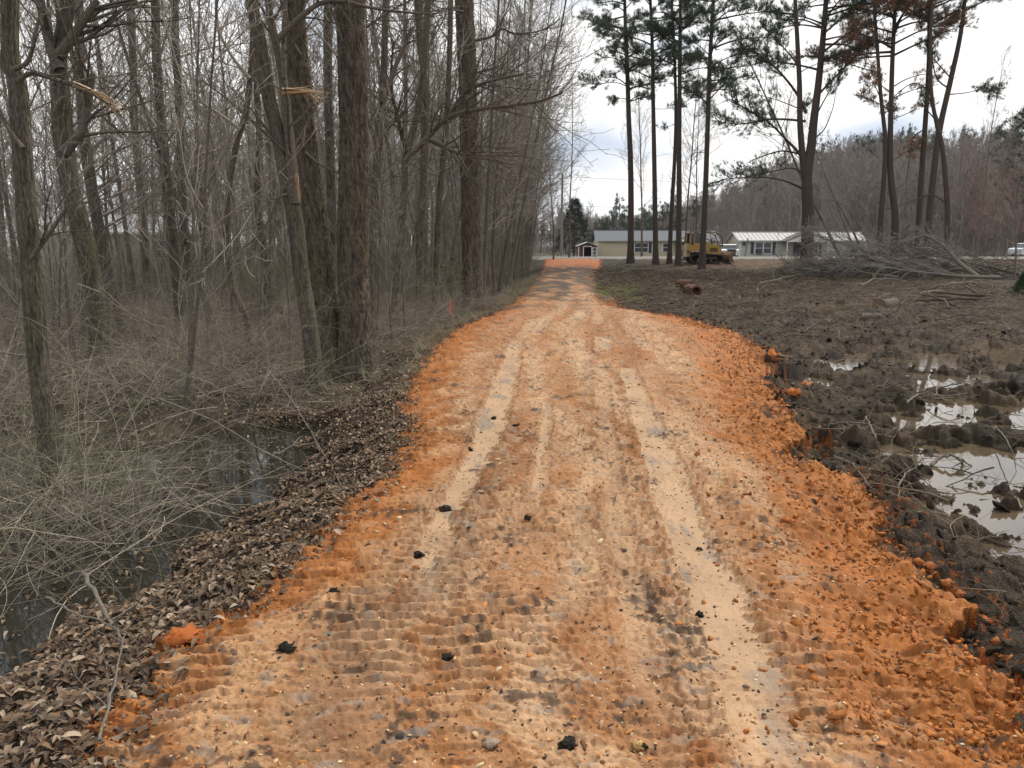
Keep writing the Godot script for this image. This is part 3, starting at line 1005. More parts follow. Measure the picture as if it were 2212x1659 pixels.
func build_woods() -> void:
	rng.seed = 555
	var n := 0
	var tries := 0
	var spots: Array[Vector2] = []
	# the woods along the road, thickest in a line behind the verge
	while n < 195 and tries < 6000:
		tries += 1
		var d := lerpf(13.0, 74.0, pow(rng.randf(), 0.8))
		var e := edges(d).x
		var back := 1.3 + 26.0 * pow(rng.randf(), 1.7) + (1.5 if d < 26.0 else 0.0)
		var p := Vector2(e - back, d)
		if p.x < -0.72 * (d + 2.0): continue
		var px := 1106.0 + p.x / d * FOCAL
		if (d < 21.0 and px > 600.0) or (d < 17.0 and px > 470.0): continue
		var ok := true
		for q in spots:
			if q.distance_squared_to(p) < 0.45:
				ok = false
				break
		if not ok: continue
		spots.append(p)
		n += 1
		var at := Vector3(p.x, height(p.x, d), -d)
		var edge_one := back < 3.5
		var kind := "pole" if rng.randf() < 0.52 else "spreading"
		var bs := lean(rr(0.0, 0.09) + (0.05 if edge_one else 0.0), rr(0.6, 2.2) if edge_one else rr(0, TAU), rr(0, TAU), rr(0.75, 1.2))
		if kind == "pole":
			plant("pole", rng.randi() % 5, at, bs, "bare_tree", "tall slender leafless tree in the woods along the clay road", "leafless trees in the woods", "bark_grey")
		else:
			plant("spreading", rng.randi() % 4, at, bs, "understory_tree", "low spreading leafless tree in the woods along the clay road", "low leafless trees in the woods", "bark_grey")
	# big ones at the verge whose tops hang out over the road
	for e in [[44.0, 1.4, 0, 1.55], [50.0, 1.2, 1, 1.6], [57.0, 1.6, 2, 1.7], [63.0, 1.3, 3, 1.6], [38.0, 1.8, 1, 1.4]]:
		var x: float = edges(e[0]).x - e[1]
		plant("spreading", e[2], Vector3(x, height(x, e[0]), -e[0]), lean(0.08, 1.2, rr(0, TAU), e[3]), "understory_tree", "large leafless tree at the verge, its crown hanging over the road", "large leafless trees at the verge", "bark_grey")
	n = 0
	while n < 200:
		var d := lerpf(8.5, 62.0, pow(rng.randf(), 1.25))
		var e := edges(d).x
		var p := Vector2(e - 1.2 - 18.0 * pow(rng.randf(), 1.4), d)
		var px := 1106.0 + p.x / d * FOCAL
		if p.x < -0.7 * (d + 1.0) or (d < 13.5 and px > 400.0) or (d < 22.0 and px > 640.0 and px < 800.0): continue
		n += 1
		plant("whip", rng.randi() % 4, Vector3(p.x, height(p.x, d), -d), lean(rr(0.0, 0.22), rr(0, TAU), rr(0, TAU), rr(0.6, 1.2)), "sapling", "thin leafless sapling among the trees along the clay road", "leafless saplings in the woods", "bark_grey")
	# beyond: woods that read as one mass
	for k in 4:
		var places := []
		for i in 45:
			var d := rr(62.0, 190.0)
			var x := rr(-0.85 * d, -0.10 * d - 3.0)
			if d < 78.0: x = minf(x, edges(minf(d, D1)).x - 9.0)
			if x > -16.0 and d > 72.0 and d < 110.0: continue
			places.append(Transform3D(lean(rr(0, 0.06), rr(0, TAU), rr(0, TAU), rr(0.8, 1.35)), Vector3(x, height(x, d) - 0.1, -d)))
		# the wooded hill behind the homes
		for i in 620:
			var u := rr(0.08, 0.82)
			var d := rr(lerpf(270.0, 135.0, sst(0.14, 0.34, u)), 330.0)
			var x := u * d
			places.append(Transform3D(lean(rr(0, 0.06), rr(0, TAU), rr(0, TAU), rr(0.7, 1.0)), Vector3(x, land_far(x, d) - 0.1, -d)))
		# taller ones along the foot of the hill
		for i in 60:
			var u := rr(0.30, 0.85)
			var d := rr(108.0, 150.0)
			places.append(Transform3D(lean(rr(0, 0.06), rr(0, TAU), rr(0, TAU), rr(0.95, 1.35)), Vector3(u * d, land_far(u * d, d) - 0.1, -d)))
		for i in 80:
			var d := rr(170.0, 280.0)
			var x := rr(-0.10, 0.10) * d
			places.append(Transform3D(lean(rr(0, 0.06), rr(0, TAU), rr(0, TAU), rr(0.6, 0.95)), Vector3(x, land_far(x, d) - 0.1, -d)))
		scatter("distant_woods", wood["far"][k], M.far_twig, places, "grey leafless woods massed on the hill and behind the trees", "woods")

# ---------- pines and evergreens ----------
func tuft(mb: MB, at: Vector3, dir: Vector3, size: float, n: int, col: Color) -> void:
	var u := dir.cross(Vector3(0.2, 0.3, 0.9)).normalized()
	var w := dir.cross(u)
	for i in n:
		var a := rr(0, TAU)
		var o := rr(0.25, 1.25)
		var d := (dir * cos(o) + (u * cos(a) + w * sin(a)) * sin(o)).normalized()
		var s := d.cross(Vector3(rr(-1, 1), rr(-1, 1), rr(-1, 1))).normalized() * size * 0.042
		var v := rr(0.65, 1.3)
		var root := at + dir * rr(-0.4, 0.15) * size
		mb.tri(root - s, root + s, root + d * size * rr(0.7, 1.15), Color(col.r * v, col.g * v, col.b * v))

# a pine bough with foliage towards its end
func bough(wood_mb: MB, leaf: MB, p: Array, r: float, col: Color, amount: float, size: float, bare_share := 0.35) -> void:
	var pts := smooth_path(p, 4)
	wood_mb.tube(pts, taper(pts.size(), r, r * 0.25), 5)
	var length := 0.0
	for i in pts.size() - 1: length += pts[i].distance_to(pts[i + 1])
	var n := int(length * 4.2 * amount) + 3
	for i in n:
		var t := rr(bare_share, 1.0)
		var at := along(pts, t)
		var d := aside(heading(pts, t), rr(0.4, 1.1), rr(0, TAU))
		d = (d + Vector3.UP * 0.25).normalized()
		var l := rr(0.45, 1.0) * length * 0.26 + 0.25
		var q := wander(at, d, l, 3, 0.2, 0.06)
		wood_mb.tube(q, taper(4, r * 0.22 + 0.004, 0.005), 3)
		for k in int(rr(5, 9)):
			var f := rr(0.3, 1.0)
			tuft(leaf, along(q, f) + Vector3(rr(-0.15, 0.15), rr(-0.1, 0.14), rr(-0.15, 0.15)), (heading(q, f) + Vector3.UP * 0.35).normalized(), size * rr(0.8, 1.2), 11, col)

func pine(px: Array, d: float, w0: float, w1: float, crown_px: float, boughs: int, reach: float, label: String, col: Color, given: Array = [], side := 0.0, extra: Array = [], called := "pine_tree") -> void:
	# crown_px: pixel row where living boughs start; the crown goes on above the picture
	var foot := ground_at(px[0][0], d)
	var p := px_path(px, d)
	p[0] = foot + Vector3(0, -0.15, 0)
	var last: Vector3 = p[-1]
	var dir: Vector3 = (last - p[-2]).normalized()
	p.append(last + dir * 4.5)
	for i in p.size(): p[i] -= foot
	var o := thing(called, foot, label, "tree", "")
	var sc := d / FOCAL
	var pts := smooth_path(p, 6)
	var trunk := MB.new()
	var rad := PackedFloat32Array()
	for i in pts.size():
		var t := i / (pts.size() - 1.0)
		rad.append(lerpf(w0, w1 * 0.5, pow(t, 1.1)) * 0.5 * sc + w0 * 0.25 * sc * exp(-pts[i].y * 1.6))
	trunk.tube(pts, rad, 12)
	var wood_mb := MB.new()
	for e in extra:      # further stems: [pixels, width]
		var q := px_path(e[0], d)
		for i in q.size(): q[i] -= foot
		var ql: Vector3 = q[-1]
		q.append(ql + Vector3(rr(-0.2, 0.2), 4.5, 0))
		var sp := smooth_path(q, 6)
		trunk.tube(sp, taper(sp.size(), e[1] * 0.5 * sc, e[1] * 0.2 * sc), 10)
		for i in e[2]:
			var t := rr(0.25, 1.0)
			var at := along(sp, t)
			var a := rr(0, TAU)
			var l := reach * rr(0.5, 1.0)
			var ends := at + Vector3(cos(a) * l, l * rr(0.1, 0.45), sin(a) * l)
			bough(wood_mb, M["_leaf"], [at, at.lerp(ends, 0.5) + Vector3(0, rr(-0.1, 0.3), 0), ends], 0.045, col, 0.9, 0.28)
	part("trunk", trunk, M.bark_pine, o)
	var leaf := MB.new()
	for i in int(boughs * 1.7):
		# heights spread from the crown's foot up past the top of the picture
		var y0: float = at_dist(px[0][0], crown_px, d).y - foot.y
		var y := lerpf(y0, pts[-1].y, pow((i + rng.randf()) / (boughs * 1.7), 0.9))
		var t := 0.0
		while t < 0.99 and along(pts, t).y < y: t += 0.01
		var at := along(pts, t)
		var a := rr(0, TAU)
		var l := reach * rr(0.55, 1.1) * (1.1 - 0.45 * sst(0.0, 1.0, (y - y0) / maxf(1.0, pts[-1].y - y0)))
		if side != 0.0: l *= 1.0 + side * cos(a)
		var ends := at + Vector3(cos(a) * l, l * rr(-0.05, 0.4), sin(a) * l)
		bough(wood_mb, leaf, [at, at.lerp(ends, 0.5) + Vector3(rr(-0.2, 0.2), rr(0.0, 0.35), rr(-0.2, 0.2)), ends], 0.04 + 0.012 * l, col, 1.0, 0.28)
	for g in given:      # limbs that the photograph lets one follow: [pixels, radius, foliage 0..1, depth turn]
		var q := px_path(g[0], d, g[3])
		for i in q.size(): q[i] -= foot
		if g[2] > 0.0:
			bough(wood_mb, leaf, q, g[1], col, g[2] * 1.9, 0.28, 0.4)
		else:
			drawn_limb(wood_mb, q, g[1], g[1] * 0.25, 9, 0.9)
	# dead stubs below the crown
	for i in 7:
		var t := rr(0.12, 0.5)
		var at := along(pts, t)
		var a := rr(0, TAU)
		limb(wood_mb, at, Vector3(cos(a), 0.15, sin(a)), rr(0.4, 1.6), 0.018, 0, twiggy)
	var all: MB = M["_leaf"]
	leaf.add(all, Transform3D.IDENTITY)
	M["_leaf"] = MB.new()
	part("crown", wood_mb, M.bark_pine, o)
	part("foliage", leaf, M.needle, o)

func build_pines() -> void:
	rng.seed = 808
	M["_leaf"] = MB.new()
	var g := Color(0.085, 0.112, 0.068)
	var g2 := Color(0.075, 0.10, 0.064)
	pine([[1363, 560], [1363, 450], [1362, 350], [1358, 250], [1355, 150], [1351, 60], [1349, -20]], 67.0, 13.5, 9, 235, 26, 3.4, "tall pine by the cream house corner, a low clump of needles on its trunk", g, [[[[1360, 190], [1330, 178], [1285, 182], [1262, 176]], 0.05, 0.8, 0.0], [[[1358, 215], [1335, 212], [1322, 220]], 0.04, 1.0, 1.0], [[[1356, 90], [1310, 60], [1268, 40]], 0.06, 1.0, 1.0]], -0.15)
	pine([[1418, 560], [1415, 450], [1413, 330], [1411, 220], [1409, 100], [1404, -20]], 66.0, 11.5, 8, 190, 20, 3.0, "slim dark pine second along from the cream house corner", g, [[[[1411, 195], [1390, 188], [1368, 180]], 0.05, 0.4, 0.0], [[[1410, 235], [1440, 235], [1470, 228]], 0.03, 0.7, -0.5], [[[1408, 130], [1375, 115], [1360, 90]], 0.05, 0.8, 0.0]])
	pine([[1447, 557], [1451, 450], [1457, 350], [1460, 250], [1457, 120], [1450, -20]], 66.5, 9.5, 7, 215, 18, 2.6, "pine with looping vine round its foot before the cream house porch", g, [[[[1459, 268], [1440, 275], [1420, 283]], 0.03, 0.2, 0.0]])
	pine([[1467, 566], [1467, 450], [1467, 330], [1468, 200], [1469, 80], [1470, -20]], 64.5, 12.5, 8, 180, 22, 3.0, "straight pine paired with a leaning leafless tree behind the bulldozer cab", g, [[[[1469, 225], [1490, 215], [1510, 205]], 0.04, 1.0, 0.4]])
	pine([[1518, 574], [1521, 480], [1525, 380], [1529, 260], [1533, 140], [1540, 20], [1544, -40]], 62.5, 13, 9, 250, 26, 3.6, "dark pine standing directly before the yellow bulldozer", g2, [[[[1530, 150], [1560, 130], [1590, 118], [1620, 108]], 0.06, 1.0, 0.0], [[[1533, 120], [1505, 95], [1480, 88]], 0.05, 0.9, 0.5], [[[1526, 330], [1500, 330], [1480, 345]], 0.03, 0.0, 0.0], [[[1524, 400], [1570, 385], [1620, 365], [1680, 345]], 0.035, 0.0, 1.0]], 0.2)
	# the great forked pine by the brush
	pine([[1745, 560], [1746, 470], [1744, 420], [1744, 370], [1752, 320], [1758, 260], [1768, 180], [1778, 80], [1786, -20]], 56.0, 27, 13, 160, 22, 4.4, "massive forked pine with broad limbs standing at the brush heap", g2, [
		[[[1738, 345], [1715, 318], [1697, 300], [1661, 264], [1620, 240], [1580, 215]], 0.13, 0.9, -1.0],
		[[[1740, 262], [1700, 258], [1661, 258], [1600, 268], [1550, 262]], 0.10, 1.0, 0.5],
		[[[1742, 245], [1720, 200], [1679, 150], [1640, 120], [1600, 100]], 0.12, 1.0, 0.0],
		[[[1735, 408], [1700, 392], [1660, 384], [1613, 383], [1560, 388]], 0.09, 0.5, -1.2],
		[[[1736, 376], [1710, 363], [1660, 372], [1600, 384]], 0.08, 0.4, -0.4],
		[[[1738, 336], [1690, 326], [1640, 340], [1615, 352]], 0.08, 0.0, 0.6],
		[[[1756, 300], [1780, 280], [1800, 230], [1805, 190]], 0.06, 0.0, 0.0],
		[[[1772, 200], [1800, 170], [1840, 130], [1870, 100]], 0.09, 1.0, 0.0],
		[[[1768, 240], [1790, 200], [1815, 165]], 0.06, 0.7, 1.0],
		[[[1782, 70], [1820, 40], [1860, 20]], 0.08, 1.0, -0.6],
		[[[1724, 140], [1690, 100], [1650, 60]], 0.07, 1.0, 0.8]], 0.0, [[[[1738, 375], [1732, 320], [1728, 260], [1727, 180], [1722, 80], [1718, -20]], 15.0, 12]])
	pine([[1931, 540], [1934, 480], [1926, 400], [1923, 340], [1925, 220], [1929, 100], [1936, -20]], 54.0, 16, 10, 135, 32, 4.2, "twin-stemmed pine whose upper needles have turned rust brown", Color(0.24, 0.13, 0.07), [
		[[[1925, 190], [1960, 170], [2000, 160], [2030, 168]], 0.05, 0.3, 0.0], [[[1925, 200], [1900, 180], [1880, 140]], 0.05, 0.6, 0.0],
		[[[1924, 240], [1900, 225], [1860, 205]], 0.05, 0.7, 0.8], [[[1924, 215], [1970, 195], [2020, 185]], 0.05, 0.3, -0.4], [[[1923, 260], [1960, 245], [2000, 228]], 0.04, 0.2, 0.2]], 0.0,
		[[[[1900, 545], [1903, 470], [1910, 380], [1912, 300], [1902, 200], [1895, 100], [1888, -20]], 12.0, 8]])
	pine([[1984, 530], [1988, 420], [1995, 320], [2003, 200], [2007, 100], [2006, -20]], 55.0, 13, 10, 75, 16, 3.2, "tall greyish pine beside the rust-topped twin pine", g2, [[[[2000, 190], [1970, 180], [1930, 210], [1905, 235]], 0.05, 0.3, 0.4], [[[2006, 90], [2040, 60], [2060, 45]], 0.05, 1.0, 0.0], [[[1996, 280], [1972, 300], [1962, 360], [1955, 420]], 0.05, 0.0, 0.0]])
	pine([[2001, 530], [2012, 420], [2028, 290], [2052, 180], [2070, 100], [2080, 40], [2086, -20]], 53.0, 14, 10, 30, 8, 2.6, "tall bare-stemmed pine leaning outward at the far end of the row", g2, [[[[2030, 270], [2015, 230], [2003, 205]], 0.08, 0.0, 0.0], [[[2040, 205], [2090, 200], [2130, 190], [2150, 200]], 0.04, 0.9, 0.0], [[[2055, 170], [2020, 130], [2000, 100]], 0.05, 0.9, 0.5], [[[2048, 190], [2020, 160], [2010, 60], [2025, -10]], 0.06, 0.6, 0.2]])
	pine([[2049, 560], [2047, 470], [2042, 380], [2034, 310], [2024, 270], [2012, 200], [2010, 90], [2014, -20]], 50.0, 12, 8, -10, 4, 2.0, "dark slim trunk crossing the leaning pine at the brush heap", g2, [[[[2024, 262], [1996, 230], [1985, 210]], 0.05, 0.3, 0.0], [[[2044, 440], [2010, 420], [1960, 440], [1900, 455]], 0.05, 0.0, 0.0]])
	# evergreens
	evergreen(ground_at(1240, 114.0), 8.5, 3.6, "dark conical cedar growing behind the small shed", Color(0.022, 0.038, 0.022))
	evergreen(ground_at(2205, 100.0) + Vector3(0, 6.0, 0), 14.0, 4.2, "large dark evergreen standing on the hillside", Color(0.030, 0.052, 0.026), true)
	evergreen(on_ground(2211, 640), 0.9, 0.5, "small green cedar seedling at the end of the brush heap", Color(0.035, 0.075, 0.03))
	# far pines that break the hill line
	var mb := MB.new()
	var q := MB.new()
	M["_leaf"] = MB.new()
	q.tube(PackedVector3Array([Vector3(0, -0.3, 0), Vector3(0.1, 7, 0), Vector3(0, 14.5, 0.1)]), PackedFloat32Array([0.18, 0.13, 0.03]), 5, Color(0.10, 0.075, 0.06))
	for i in 26:
		var a := rr(0, TAU)
		var y := rr(8.0, 14.3)
		var l := rr(0.8, 2.2) * (1.15 - 0.5 * sst(10.0, 14.5, y))
		for k in 8:
			tuft(mb, Vector3(cos(a) * l * rr(0.3, 1), y + rr(-0.3, 0.5), sin(a) * l * rr(0.3, 1)), Vector3(cos(a), 0.5, sin(a)).normalized(), 0.75, 9, Color(0.045, 0.062, 0.038))
	mb.add(q, Transform3D.IDENTITY)
	var places := []
	for i in 150:
		var d := rr(190.0, 340.0)
		var x := rr(0.12, 0.80) * d
		places.append(Transform3D(lean(rr(0, 0.05), rr(0, TAU), rr(0, TAU), rr(0.75, 1.05)), Vector3(x, land_far(x, d) - 0.1, -d)))
	for i in 60:
		var d := rr(130.0, 220.0)
		var x := rr(-0.02, 0.22) * d
		places.append(Transform3D(lean(rr(0, 0.05), rr(0, TAU), rr(0, TAU), rr(0.3, 0.55)), Vector3(x, land_far(x, d) - 0.1, -d)))
	scatter("distant_pines", mb.mesh(), M.needle, places, "dark pine tops scattered through the woods on the hill", "woods")

func evergreen(at: Vector3, h: float, r: float, label: String, col: Color, round_top := false) -> void:
	var o := thing("evergreen_tree", at, label, "tree")
	var trunk := MB.new()
	trunk.tube(PackedVector3Array([Vector3(0, -0.2, 0) if not round_top else Vector3(0, -6, 0), Vector3(0, h * 0.5, 0), Vector3(0, h * 0.97, 0)]), PackedFloat32Array([h * 0.02 + 0.01, h * 0.012, 0.01]), 8)
	part("trunk", trunk, M.bark_pine, o)
	var leaf := MB.new()
	var n := 900
	for i in n:
		var t := pow(rng.randf(), 0.8)
		var shape := (1.0 - t) * 0.9 + 0.12 if not round_top else sqrt(maxf(0.02, 1.0 - pow(2.0 * t - 0.9, 2.0)))
		var a := rr(0, TAU)
		var l := r * shape * sqrt(rr(0.25, 1.0)) * (1.0 + 0.25 * ns(a * 1.3, t * 7.0))
		tuft(leaf, Vector3(cos(a) * l, h * (0.04 + 0.94 * t), sin(a) * l), Vector3(cos(a), 0.6, sin(a)).normalized(), h * 0.055 + 0.06, 12, col)
	part("foliage", leaf, M.needle, o)

# leafless trees on the open side, each placed by its foot
func build_open_trees() -> void:
	rng.seed = 99
	for e in [
		[1387, 80.0, "pole", 0, 1.25, "spreading leafless tree behind the cream house", 0.0, 0.0],
		[1478, 70.0, "pole", 1, 1.15, "leafless tree leaning beside the paired straight pine", 0.10, 0.5],
		[1500, 74.0, "spreading", 3, 1.5, "thin leafless tree tucked among the pines at the bulldozer", 0.06, 1.2],
		[1230, 76.0, "spreading", 1, 1.1, "leafless tree at the road end beside the grey utility pole", 0.04, 1.5],
		[1196, 70.0, "spreading", 2, 1.15, "dark twisted leafless tree at the very end of the woods", 0.05, 1.0],
		[1290, 110.0, "pole", 2, 0.6, "broken-topped leafless tree beyond the corner of the cream house", 0.0, 0.0],
		[1640, 120.0, "pole", 3, 1.2, "leafless tree between the two homes", 0.0, 0.0],
		[1865, 58.0, "spreading", 0, 0.75, "leaning leafless tree rising out of the brush heap", 0.35, 4.4],
		[1830, 62.0, "whip", 1, 1.5, "slim leafless tree tilting out of the brush heap", 0.45, 4.6],
		[2110, 75.0, "spreading", 1, 1.1, "leafless tree on the hillside under the dark evergreen", 0.0, 0.0],
		[2150, 90.0, "pole", 4, 0.9, "tall leafless tree beside the hillside evergreen", 0.0, 0.0],
		[2060, 82.0, "pole", 0, 0.8, "leafless tree on the hill foot behind the leaning pine", 0.0, 0.0],
		[2200, 44.0, "pole", 2, 0.9, "leafless tree at the end of the brush heap, its limbs reaching in from outside", 0.02, 4.5]]:
		var at := ground_at(e[0], e[1])
		var o := plant(e[2], e[3], at, lean(e[6], e[7], rr(0, TAU), e[4]), "leafless_tree", e[5], "leafless trees on the open side", "bark_brown")
		o.set_meta("label", e[5])
	# russet budding trees on the hillside
	for i in 9:
		var at := ground_at(2070 + i * 19, rr(82.0, 104.0))
		var o := plant("spreading", i % 4, at, lean(0.03, 1.0, rr(0, TAU), rr(0.95, 1.25)), "budding_tree", "leafless tree with a haze of reddish buds on the hillside", "reddish budding trees on the hillside", "bark_grey")
		for c in o.get_children():
			if String(c.name).begins_with("crown"): c.material_override = M.bud

# ---------- small growth, litter and loose soil ----------
func cane(mb: MB, start: Vector3, dir: Vector3, length: float, r: float, col: Color, droop: float, shoots: int) -> void:
	var segs := 8
	var pts := PackedVector3Array([start])
	var p := start
	var d := dir.normalized()
	for i in segs:
		d = (d + Vector3(rr(-0.26, 0.26), rr(-0.1, 0.1) - droop * (0.3 + i / float(segs)), rr(-0.26, 0.26))).normalized()
		p += d * length / segs
		pts.append(p)
	mb.tube(pts, taper(segs + 1, r, r * 0.35), 3, col)
	for i in shoots:
		var t := rr(0.25, 1.0)
		var v := rr(0.8, 1.2)
		mb.tube(wander(along(pts, t), aside(heading(pts, t), rr(0.4, 1.1), rr(0, TAU)), length * rr(0.1, 0.32), 3, 0.25, 0.0), taper(4, r * 0.5, r * 0.2), 3, Color(col.r * v, col.g * v, col.b * v))

func pick(list: Array) -> Variant:
	return list[rng.randi() % list.size()]

func build_thicket() -> void:
	rng.seed = 2024
	var tan_ := [Color(0.30, 0.26, 0.205), Color(0.23, 0.195, 0.155), Color(0.15, 0.125, 0.10), Color(0.42, 0.36, 0.28), Color(0.18, 0.15, 0.12)]
	var green := [Color(0.21, 0.20, 0.13), Color(0.16, 0.17, 0.10), Color(0.27, 0.24, 0.17), Color(0.12, 0.125, 0.085)]
	for kind in 6:
		var mb := MB.new()
		var is_green := kind >= 4
		for i in 22:
			var a := rr(0, TAU)
			var st := Vector3(rr(-0.35, 0.35), -0.05, rr(-0.35, 0.35))
			var up := rr(0.5, 2.0)
			cane(mb, st, Vector3(cos(a), up, sin(a)), rr(0.6, 2.3), rr(0.0014, 0.0046), pick(green if is_green else tan_), rr(0.05, 0.24), int(rr(2, 6)))
		# stems lying about flat
		for i in 14:
			var a := rr(0, TAU)
			cane(mb, Vector3(rr(-0.6, 0.6), rr(0.02, 0.35), rr(-0.6, 0.6)), Vector3(cos(a), rr(-0.15, 0.35), sin(a)), rr(0.6, 1.6), rr(0.002, 0.005), pick(tan_), 0.05, 4)
		var places := []
		var want := 7 if is_green else 62
		var guard := 0
		while places.size() < want and guard < 4000:
			guard += 1
			var d := rr(3.2, 6.5) if is_green else lerpf(4.6, 26.0, pow(rng.randf(), 1.35))
			var e := edges(d).x
			var x := e - (rr(1.9, 3.6) if is_green else 1.0 + 11.0 * pow(rng.randf(), 1.2))
			var px := 1106.0 + x / d * FOCAL
			if x < -0.72 * (d + 0.6): continue
			if not is_green and d < 8.6 and rng.randf() < (0.93 if px > 240.0 else 0.55): continue
			if d > 8.0 and d < 13.0 and px > 620.0 and rng.randf() < 0.85: continue
			if is_green and px > 330.0: continue
			# open water stays mostly clear
			if not is_green and d < 10.0 and px > 200.0 and height(x, d) < POOL_LEVEL - 0.05 and rng.randf() < 0.85: continue
			places.append(Transform3D(Basis(Vector3.UP, rr(0, TAU)) * Basis.from_scale(Vector3.ONE * rr(0.65, 1.15)), Vector3(x, maxf(height(x, d), POOL_LEVEL - 0.05), -d)))
		scatter("briar_thicket", mb.mesh(), M.leaf, places, "greenish briar stems standing in the pool edge" if is_green else "tangle of arching leafless briar stems under the trees", "brush")
	# fine upright brush deeper in the woods
	var fine := MB.new()
	for i in 40:
		var a := rr(0, TAU)
		cane(fine, Vector3(rr(-0.7, 0.7), -0.05, rr(-0.7, 0.7)), Vector3(cos(a) * 0.4, 1.0, sin(a) * 0.4), rr(1.0, 2.8), rr(0.004, 0.008), pick([Color(0.2, 0.18, 0.13), Color(0.15, 0.14, 0.09), Color(0.24, 0.2, 0.15)]), rr(0.0, 0.1), 6)
	var far := []
	for i in 200:
		var d := rr(20.0, 70.0)
		var x := edges(d).x - 1.6 - 26.0 * pow(rng.randf(), 1.3)
		if x < -0.72 * (d + 1.0): continue
		far.append(Transform3D(Basis(Vector3.UP, rr(0, TAU)) * Basis.from_scale(Vector3.ONE * rr(0.6, 1.3)), Vector3(x, height(x, d), -d)))
	scatter("brush_undergrowth", fine.mesh(), M.leaf, far, "fine upright brown undergrowth deep in the woods", "brush")

func leaf_shape(w: float, l: float, curl: float, cup: float) -> ArrayMesh:
	var mb := MB.new()
	var rows := 4
	var g := []
	for i in rows + 1:
		var t := i / float(rows)
		var hw := w * sin(PI * (0.03 + 0.94 * pow(t, 0.8))) * (1.0 + 0.2 * sin(t * 12.0))
		var y := curl * sin(t * PI) + rr(-0.1, 0.1) * curl
		var z := l * (t - 0.5)
		g.append([Vector3(-hw, y + cup * hw, z), Vector3(0, y, z), Vector3(hw, y + cup * hw * 0.7, z)])
	for i in rows:
		for k in 2:
			mb.quad(g[i][k], g[i + 1][k], g[i + 1][k + 1], g[i][k + 1], Color.WHITE)
	return mb.mesh()

func build_litter() -> void:
	rng.seed = 606
	var shades := PackedColorArray()
	for i in 400:
		var v := rr(0.4, 1.35)
		var base: Color = pick([Color(0.19, 0.135, 0.09), Color(0.12, 0.08, 0.052), Color(0.28, 0.215, 0.155), Color(0.17, 0.105, 0.06), Color(0.075, 0.055, 0.04)])
		shades.append(Color(base.r * v, base.g * v, base.b * v))
	for kind in 3:
		var me := leaf_shape([0.015, 0.021, 0.012][kind], [0.075, 0.08, 0.068][kind], [0.014, -0.010, 0.020][kind], [0.35, -0.3, 0.6][kind])
		var places := []
		var guard := 0
		while places.size() < 14500 and guard < 80000:
			guard += 1
			var near := rng.randf() < 0.62
			var d := lerpf(1.9, 9.0, pow(rng.randf(), 1.3)) if near else rr(6.0, 24.0)
			var e := edges(d).x
			var x := e + (0.16 - 1.9 * pow(rng.randf(), 0.9) if near else -0.1 - 9.0 * pow(rng.randf(), 1.35))
			if x < -0.72 * (d + 0.7): continue
			var y := height(x, d)
			if kind_here == 1 and rng.randf() < 0.75: continue
			if y < POOL_LEVEL:
				if rng.randf() < 0.97: continue
				y = POOL_LEVEL
			var bs := Basis(Vector3(rr(-1, 1), 0, rr(-1, 1)).normalized(), rr(-0.38, 0.38)) * Basis(Vector3.UP, rr(0, TAU)) * Basis.from_scale(Vector3.ONE * (0.22 + 0.85 * pow(rng.randf(), 1.7)) * (1.0 if near else 1.35))
			places.append(Transform3D(bs, Vector3(x, y + rr(0.003, 0.014), -d)))
		scatter("leaf_litter", me, M.leaf, places, "curled brown leaves strewn over the bank and woods floor", "leaves", shades)
	# dead grass along the verge
	var mb := MB.new()
	for i in 26:
		var a := rr(0, TAU)
		cane(mb, Vector3(rr(-0.12, 0.12), 0, rr(-0.12, 0.12)), Vector3(cos(a), rr(0.8, 2.2), sin(a)), rr(0.12, 0.42), rr(0.0015, 0.003), pick([Color(0.30, 0.26, 0.17), Color(0.22, 0.19, 0.12), Color(0.22, 0.20, 0.12), Color(0.36, 0.31, 0.22)]), rr(0.1, 0.4), 0)
	var places := []
	for i in 480:
		var d := lerpf(8.5, 45.0, pow(rng.randf(), 1.3))
		var x := edges(d).x - 0.05 - 2.4 * pow(rng.randf(), 1.3)
		if d < 13.0 and rng.randf() < 0.6: continue
		places.append(Transform3D(Basis(Vector3.UP, rr(0, TAU)) * Basis.from_scale(Vector3.ONE * rr(0.5, 1.2)), Vector3(x, height(x, d) - 0.01, -d)))
	scatter("dead_grass", mb.mesh(), M.leaf, places, "dry straw-coloured grass along the wooded verge", "grass")
	mb = MB.new()
	for i in 30:
		var a := rr(0, TAU)
		cane(mb, Vector3(rr(-0.2, 0.2), 0, rr(-0.2, 0.2)), Vector3(cos(a), rr(0.8, 2.2), sin(a)), rr(0.08, 0.22), rr(0.003, 0.006), pick([Color(0.21, 0.22, 0.09), Color(0.28, 0.25, 0.12), Color(0.18, 0.19, 0.08)]), rr(0.1, 0.4), 0)
	places = []
	for i in 230:
		var p := on_plane(rr(1285, 1385), rr(612, 652), -0.2)
		if ns(p.x * 0.8, p.z * 0.3) < -0.25: continue
		places.append(Transform3D(Basis(Vector3.UP, rr(0, TAU)) * Basis.from_scale(Vector3.ONE * rr(0.6, 1.3)), Vector3(p.x, height(p.x, -p.z), p.z)))
	scatter("green_grass", mb.mesh(), M.leaf, places, "patch of fresh green grass between the clay road and the mud", "grass")

func lump(r: float, rough: float, sd: int) -> ArrayMesh:
	var mb := MB.new()
	lump_into(mb, Vector3.ZERO, Vector3(r * 1.25, r * 0.62, r), rough, sd, 5, 7)
	return mb.mesh()

